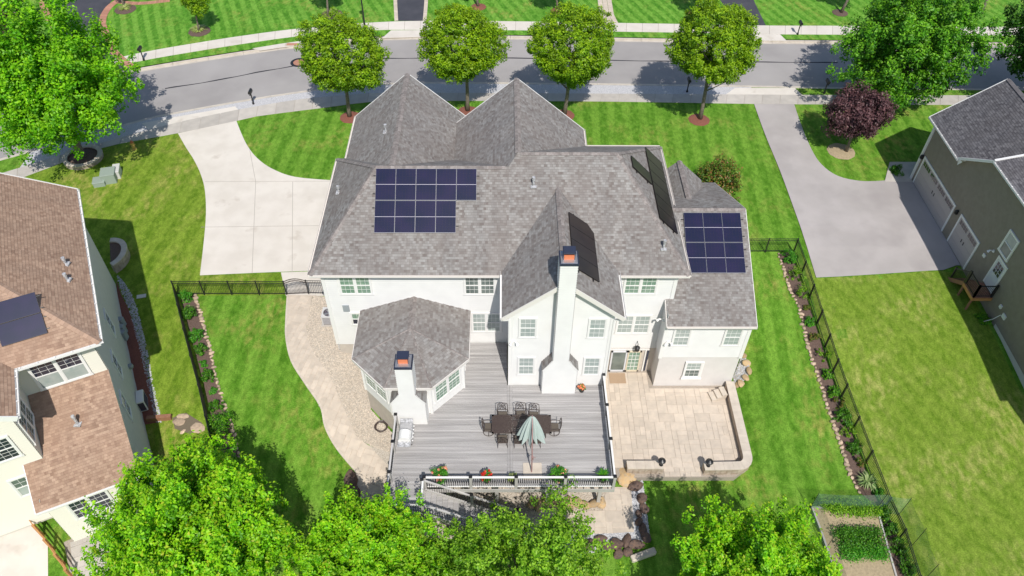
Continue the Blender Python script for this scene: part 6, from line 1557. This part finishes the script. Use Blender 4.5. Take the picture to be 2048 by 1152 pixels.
MB().bar(LL(CW, CE, 6.4), LL(CR, CE, CZ-.1), .05, .3).bar(LL(2*CR-CW, CE, 6.4), LL(CR, CE, CZ-.1), .05, .3).bar(LL(0, LN, 6.4), LL(RW, LN, RZ-.1), .05, .25).bar(LL(5.02, -2.3, 2.62), LL(5.02, -4.55, 1.5), .04, .16).build('rake_board', M['trim'], NL)
MB().prism([LL(.5, 12.1, 0)[:2], LL(.5, .5, 0)[:2], LL(10.2, .5, 0)[:2], LL(10.2, 12.1, 0)[:2]], NG-.6, 6.3).prism([LL(.5, .4, 0)[:2], LL(.5, -4.1, 0)[:2], LL(4.6, -4.1, 0)[:2], LL(4.6, .4, 0)[:2]], NG-.9, 1.5).prism([LL(4.2, .4, 0)[:2], LL(4.2, -2.3, 0)[:2], LL(10.1, -2.3, 0)[:2], LL(10.1, .4, 0)[:2]], NG-.9, 6.3).build('foundation', M['taupe'], NL)
c = LL(2.28, .44, 5.12); window(c, tuple(-wV), tuple(-eV), 2.15, 1.72, NL, 2, 'glass_dark', 'glass_blind', grid=(3, 3), lower_grid=False, trim=.1)
c = LL(4.14, -1.35, 4.5); window(c, tuple(eV*-1), tuple(-wV), 1.7, 1.65, NL, 2, 'glass', 'glass', grid=(2, 3))
c = LL(5.25, -2.41, 4.2); window(c, tuple(-wV), tuple(-eV), .95, 1.5, NL, 1, 'glass_dark', grid=(3, 3)); c = LL(5.45, -2.41, 1.2); window(c, tuple(-wV), tuple(-eV), .95, 1.4, NL, 1, 'glass', 'glass_blind', grid=(3, 2), lower_grid=False)
window(LL(3.0, -4.21, .35), tuple(-wV), tuple(-eV), 1.7, 1.45, NL, 2, 'glass_dark', grid=(3, 2)); window(LL(1.15, -4.21, .35), tuple(-wV), tuple(-eV), .85, 1.45, NL, 1, 'glass_dark', grid=(3, 2))
for p in ((218, 647), (232, 730), (250, 812)):
    q = PPl(p[0], p[1], Vector(LL(.44, 0, 0)), wV); window(tuple(q), tuple(-eV), tuple(-wV), .8, 1.4, NL, 1, 'glass_dark', 'glass', grid=(2, 2))
ne = (-wV*SP+Vector((0, 0, 1))).normalized(); nsn = (-eV*SP+Vector((0, 0, 1))).normalized()
for p in ((132, 528), (135, 560)): q = PPl(p[0], p[1], E1, ne); vent_pipe(tuple(q), NL, .28)
q = PPl(156, 848, Vector(LL(0, .5, 4.12)), (-eV*.5+Vector((0, 0, 1))).normalized()); vent_pipe(tuple(q), NL, .5)
v_ = (-eV-Vector((0, 0, SP))).normalized()
solar('navy solar panels on the brown roof at the left edge', LL(1.95, 2.62, 6.5+SP*2.62), tuple(wV), tuple(v_), tuple(nsn), [(0, 0), (0, 1), (1, -1), (1, 0)], 1.95, 1.04, 'pv', lines=False)
q = PPl(240, 580, Vector(LL(.44, 0, 0)), wV)
for k in (0, .45, .8): p_ = Vector(LL(.34, 8.0-k*1.4, -.2)); MB().box(p_.x-.14, p_.y-.16, p_.z-.3, p_.x+.14, p_.y+.16, p_.z+.35).build('utility_box', M['grey'], NL)
p_ = Vector(LL(.32, 4.4, -.3)); MB().lathe(p_, [(.12, -.12), (.16, 0), (.12, .14)], 12).build('utility_meter', M['grey'], NL)
pac = G(290, 812); t = thing('air_conditioner', 'white box heat pump beside the taupe side wall at the left', 'air conditioner', pac, None, .35)
MB().box(-.2, -.45, .1, .2, .45, .95).build('casing', M['trim'], None, bevel=.02).parent = t
mb = MB()
for k in range(10): mb.box(.2, -.38, .2+k*.07, .215, .38, .225+k*.07)
mb.box(-.15, -.47, .2, .15, -.45, .85); mb.build('grille', M['acd'], None).parent = t
c = G(203, 528); c = E1+wV*.45+eV*((c-E1).dot(eV)); an = math.atan2(-wV.y, -wV.x)
block_wall('half round grey stone planter against the taupe wall of the left house', [(c.x+1.3*math.cos(an+a)*.8, c.y+1.3*math.sin(an+a)) for a in np.linspace(-1.35, 1.35, 16)], h(c.x, c.y)-.2, h(c.x, c.y)+.75, .3, .45, 'planter_wall', mt='wallstone')
tag(MB().prism([(c.x+1.14*math.cos(an+a)*.8, c.y+1.14*math.sin(an+a)) for a in np.linspace(-1.4, 1.4, 14)], h(c.x, c.y)-.2, h(c.x, c.y)+.6).build('planter_soil', M['mulch']), 'dark soil inside the half round planter of the left house', 'soil')
b = G(283, 593); tag(MB().frame(tuple(b), (.97, .25, 0), (-.25, .97, 0), (0, 0, 1), -.28, .28, -.15, .15, 0, .05).build('valve_cover', M['acw'], None, bevel=.01), 'small white rectangular cover in the shaded side lawn', 'cover')
tag(MB().frame(tuple(G(332, 838)), (.97, .1, 0), (-.1, .97, 0), (0, 0, 1), -1.0, .35, -.12, .12, 0, .3).build('timber_edge', M['brownwood']), 'short timber edge at the end of the red mulch bed', 'timber')
gb_ = 'rocks on the worn side lawn'
for i, (x, y, r) in enumerate(((372, 830, .35), (396, 853, .55), (360, 866, .28), (355, 845, .4))): boulder(x, y, r, 'edgestone', ['flat grey rock above the others on the worn side lawn', 'largest tan flat rock beside the left fence', 'small pale rock nearest the maple on the side lawn', 'low rock left of the largest tan one'][i], gb_, -.12, .3)
sheet('bare_patch', [(p.x, p.y) for p in W([(345, 836), (372, 826), (404, 846), (408, 860), (380, 868), (350, 858)])], .02, M['gdirt'])
# low ground left of the neighbour: pale patio, timber fence
sheet('neighbour_patio', [(p.x, p.y) for p in W([(-60, 930), (0, 985), (60, 1040), (96, 1092), (96, 1200), (-60, 1200)])], .02, M['concrete'])
pv_ = [(p.x, p.y) for p in W([(128, 1085), (170, 1066), (205, 1052), (300, 1200), (150, 1200)])]
pvr = struct_root('paver_patio', G(160, 1090)); sheet('paver_bed', pv_, .03, M['paverjoint'], thick=.04, parent=pvr); pack(pv_, .3, [(2, 1), (2, 2), (1, 2)], lambda x, y: h(x, y)+.05, pvr, 'walk', rot=.4)
tf = thing('timber_fence', 'orange timber fence running down at the bottom left corner', 'fence', G(45, 1010)); P = resample([G(-30, 905), G(40, 1012), G(112, 1105), G(150, 1160)], 9)
for p in P: z = h(p.x, p.y); MB().box(p.x-.06, p.y-.06, z-.1, p.x+.06, p.y+.06, z+1.25).build('post', M['wood'], tf)
for a, b in zip(P, P[1:]):
    mb = MB()
    for o in (.35, .8, 1.2): mb.bar((a.x, a.y, h(a.x, a.y)+o), (b.x, b.y, h(b.x, b.y)+o), .04, .12)
    mb.build('rail', M['wood'], tf)

# ------------------------------------------------------------------ grey gabled neighbour at the right
NR = thing('house', 'neighbouring house with charcoal roof, olive siding and pale garage doors at the right edge', 'house', (34, 40, -.7))
wx = 30.2; WN = (-1, 0, 0)
lapped('west_wall', [(wx, 45.35, -.75), (wx, 41.0, -.75), (wx, 41.0, 4.35), (wx, 45.35, 4.1)], (0, 0, 1), .125, .014, M['olive'], NR, WN)
lapped('west_wall', [(wx, 41.0, -.75), (wx, 20, -1.2), (wx, 20, 6.4), (wx, 37.9, 6.4), (wx, 41.0, 4.35)], (0, 0, 1), .125, .014, M['olive'], NR, WN)
wall('front_wall', (38, 45.35), (wx, 45.35), -.75, 4.1, (0, 1, 0), 'olive', NR, step=0)
lapped('foundation_wall', [(wx-.03, 31.0, -1.0), (wx-.03, 20, -2.2), (wx-.03, 20, -.9), (wx-.03, 31.0, -.6)], (0, 0, 1), 9, 0, M['taupe'], NR, WN)
MB().box(wx+.02, 20.1, -2.4, 42, 37.8, 6.35).box(wx+.02, 37.8, -1, 38.0, 45.3, 4.1).build('body', M['olive'], NR)
DSL = .735
rpk = dict(mt='shingle_dark')
rx = 34.0; rzz = 4.3+DSL*(rx-29.9)
roof([(29.9, 45.95, 4.3), (29.9, 41.0, 4.3), (32.2, 38.45, 4.3+DSL*2.3), (34.0, 36.6, rzz), (34.0, 45.95, rzz)], NR, **rpk)
roof([(34.0, 45.95, rzz), (34.0, 36.6, rzz), (38.1, 36.6, 4.3), (38.1, 45.95, 4.3)], NR, n=(1, 0, 1), **rpk); caps([(34, 36.6, rzz), (34, 45.95, rzz)], NR, 'cap_dark')
roof([(29.9, 37.9, 6.5), (29.9, 20, 6.5), (36, 20, 6.5+.25*6.1), (36, 37.9, 6.5+.25*6.1)], NR, **rpk)
gutter((29.9, 41.0, 4.3), (29.9, 45.95, 4.3), NR, 'trim', .12, out=WN, hang=True); gutter((29.9, 20, 6.5), (29.9, 37.9, 6.5), NR, 'trim', .12, out=WN, hang=True)
MB().bar((30.02, 41.15, 4.28), (30.05, 37.9, 6.45), .3, .16).build('rake_board', M['trim'], NR)
MB().bar((29.9, 37.95, 6.48), (36, 37.95, 6.48+.25*6.1), .12, .2).build('rake_board', M['trim'], NR)
MB().bar((29.9, 45.97, 4.2), (34, 45.97, rzz-.1), .05, .22).build('rake_board', M['trim'], NR)
MB().add([(29.92, 41.1, 4.3), (29.92, 40.6, 4.4), (29.92, 40.95, 3.9)], [(0, 1, 2)]).build('eave_return', M['trim'], NR)
corner((wx, 45.3), -.7, 4.1, NR)
def garage_door(y0, y1, z0, z1):
    f = MB().box(wx-.06, y1, z0, wx, y1+.14, z1+.14).box(wx-.06, y0-.14, z0, wx, y0, z1+.14).box(wx-.06, y0, z1, wx, y1, z1+.14).build('garage_door_frame', M['trim'], NR)
    n = 4; hh = (z1-z0)/n
    for k in range(n):
        MB().box(wx-.045, y0, z0+k*hh+.006, wx-.012, y1, z0+(k+1)*hh-.006).build('door_panel', M['garage'], f)
    m_ = max(2, round((y1-y0)/1.25)); g = MB()
    for i in range(m_):
        w0 = y0+(y1-y0)*i/m_
        for q in range(4): a = w0+.09+q*((y1-y0)/m_-.18)/4; g.box(wx-.052, a+.02, z1-hh+.12, wx-.04, a+((y1-y0)/m_-.18)/4-.02, z1-.12)
    g.build('door_window', M['glass_dark'], f)
    mb = MB(); c_ = (y0+y1)/2
    for s_ in (-1, 1): mb.box(wx-.06, c_+s_*.15-.04, z0+1.0, wx-.045, c_+s_*.15+.04, z0+1.25)
    mb.build('handle', M['black'], f)
garage_door(39.55, 44.75, -.62, 1.55); garage_door(35.85, 38.4, -.62, 1.6)
for y, z in ((45.1, 1.3), (38.98, 1.35)): MB().box(wx-.14, y-.08, z, wx, y+.08, z+.3).lathe((wx-.16, y, z+.02), [(.05, 0), (.1, .08), (.09, .25), (.02, .34)], 8).build('wall_lantern', M['black'], NR)
dzb = .35
f = MB().box(wx-.06, 32.62, dzb, wx, 32.74, dzb+2.2).box(wx-.06, 33.66, dzb, wx, 33.78, dzb+2.2).box(wx-.06, 32.74, dzb+2.08, wx, 33.66, dzb+2.2).build('door_frame', M['trim'], NR)
d = MB().box(wx-.045, 32.74, dzb, wx-.015, 33.66, dzb+2.08).build('door', M['doorw'], f); 
MB().box(wx-.05, 32.86, dzb+1.12, wx-.044, 33.54, dzb+1.92).build('door_glass', M['glass_dark'], f)
mb = MB()
for k in (1, 2): mb.box(wx-.06, 32.86+k*.227-.012, dzb+1.12, wx-.045, 32.86+k*.227+.012, dzb+1.92).box(wx-.06, 32.86, dzb+1.12+k*.267-.012, wx-.0455, 33.54, dzb+1.12+k*.267+.012)
mb.lathe((wx-.08, 33.58, dzb+.95), [(.03, 0), (.03, .05)], 8); mb.build('muntin_grid', M['doorw'], f)
window((wx, 33.55, 3.55), (0, 1, 0), WN, .95, 1.45, NR, 1, 'glass_blind', 'glass', grid=(1, 1), trim=.1)
flood((wx-.03, 34.35, 2.35), NR, WN); MB().box(wx-.08, 34.7, 1.4, wx, 34.95, 1.62).build('vent_cover', M['trim'], NR); MB().box(wx-.1, 31.3, .4, wx, 31.5, .62).build('outlet_box', M['trim'], NR); MB().box(wx-.08, 30.6, .15, wx, 30.95, .45).tube([(wx-.08, 31.0, .2), (wx-.3, 31.1, -.3), (wx-.6, 31.3, -.75)], .02, 6).build('wall_fitting', M['trim'], NR)
# timber stoop with black rails
sp = thing('stoop', 'brown timber stoop with black railings at the side door of the right house', 'porch', (29.5, 33.6, -.8)); zt = .28; gz0 = h(29.3, 33.5)
for k in range(9): MB().box(28.95, 32.35+k*.145, zt-.035, wx-.03, 32.35+k*.145+.138, zt).build('plank', M['brownwood'], sp)
MB().box(28.93, 32.33, zt-.25, 28.97, 33.66, zt-.03).box(28.97, 32.31, zt-.25, wx-.03, 32.35, zt-.03).build('skirt_board', M['wood'], sp)
for i in range(5): MB().box(28.97, 33.68+i*.28, zt-.21*(i+1)-.04, wx-.05, 33.68+(i+1)*.28, zt-.21*(i+1)).build('tread', M['brownwood'], sp)
MB().bar((28.97, 33.66, zt-.1), (28.97, 35.1, zt-1.15), .04, .26).build('stringer', M['brownwood'], sp)
for x, y in ((29.0, 32.4), (29.0, 33.6)): MB().box(x-.05, y-.05, gz0-.2, x+.05, y+.05, zt-.03).build('leg', M['brownwood'], sp)
def brail(a, b):
    a, b = Vector(a), Vector(b); MB().bar(a+Vector((0, 0, .95)), b+Vector((0, 0, .95)), .06, .05).bar(a+Vector((0, 0, .1)), b+Vector((0, 0, .1)), .04, .04).build('rail', M['black'], sp)
    n = max(3, int((b-a).length/.11)); mb = MB()
    for i in range(1, n): c = a.lerp(b, i/n); mb.bar(c+Vector((0, 0, .1)), c+Vector((0, 0, .95)), .018, .018)
    mb.build('balusters', M['black'], sp)['kind'] = 'stuff'
    for c in (a, b): MB().box(c.x-.045, c.y-.045, c.z-.05, c.x+.045, c.y+.045, c.z+1.05).build('post', M['black'], sp)
brail((29.0, 32.4, zt), (wx-.1, 32.4, zt)); brail((29.0, 32.4, zt), (29.0, 33.6, zt)); brail((29.0, 33.7, zt-.05), (29.0, 34.95, zt-1.0))
make_shrub('shrub', 'green foundation plant in the pad beside the nearest garage door', 'shrub', Vector((29.3, 46.0, -.68)), .5, 'leaf_shrub', 401, 1200, .05, .7)
make_shrub('shrub', 'dark weedy plant against the olive wall below the stoop', 'shrub', Vector((29.6, 31.5, h(29.6, 31.5))), .45, 'leaf_dark', 402, 800, .05, .5)
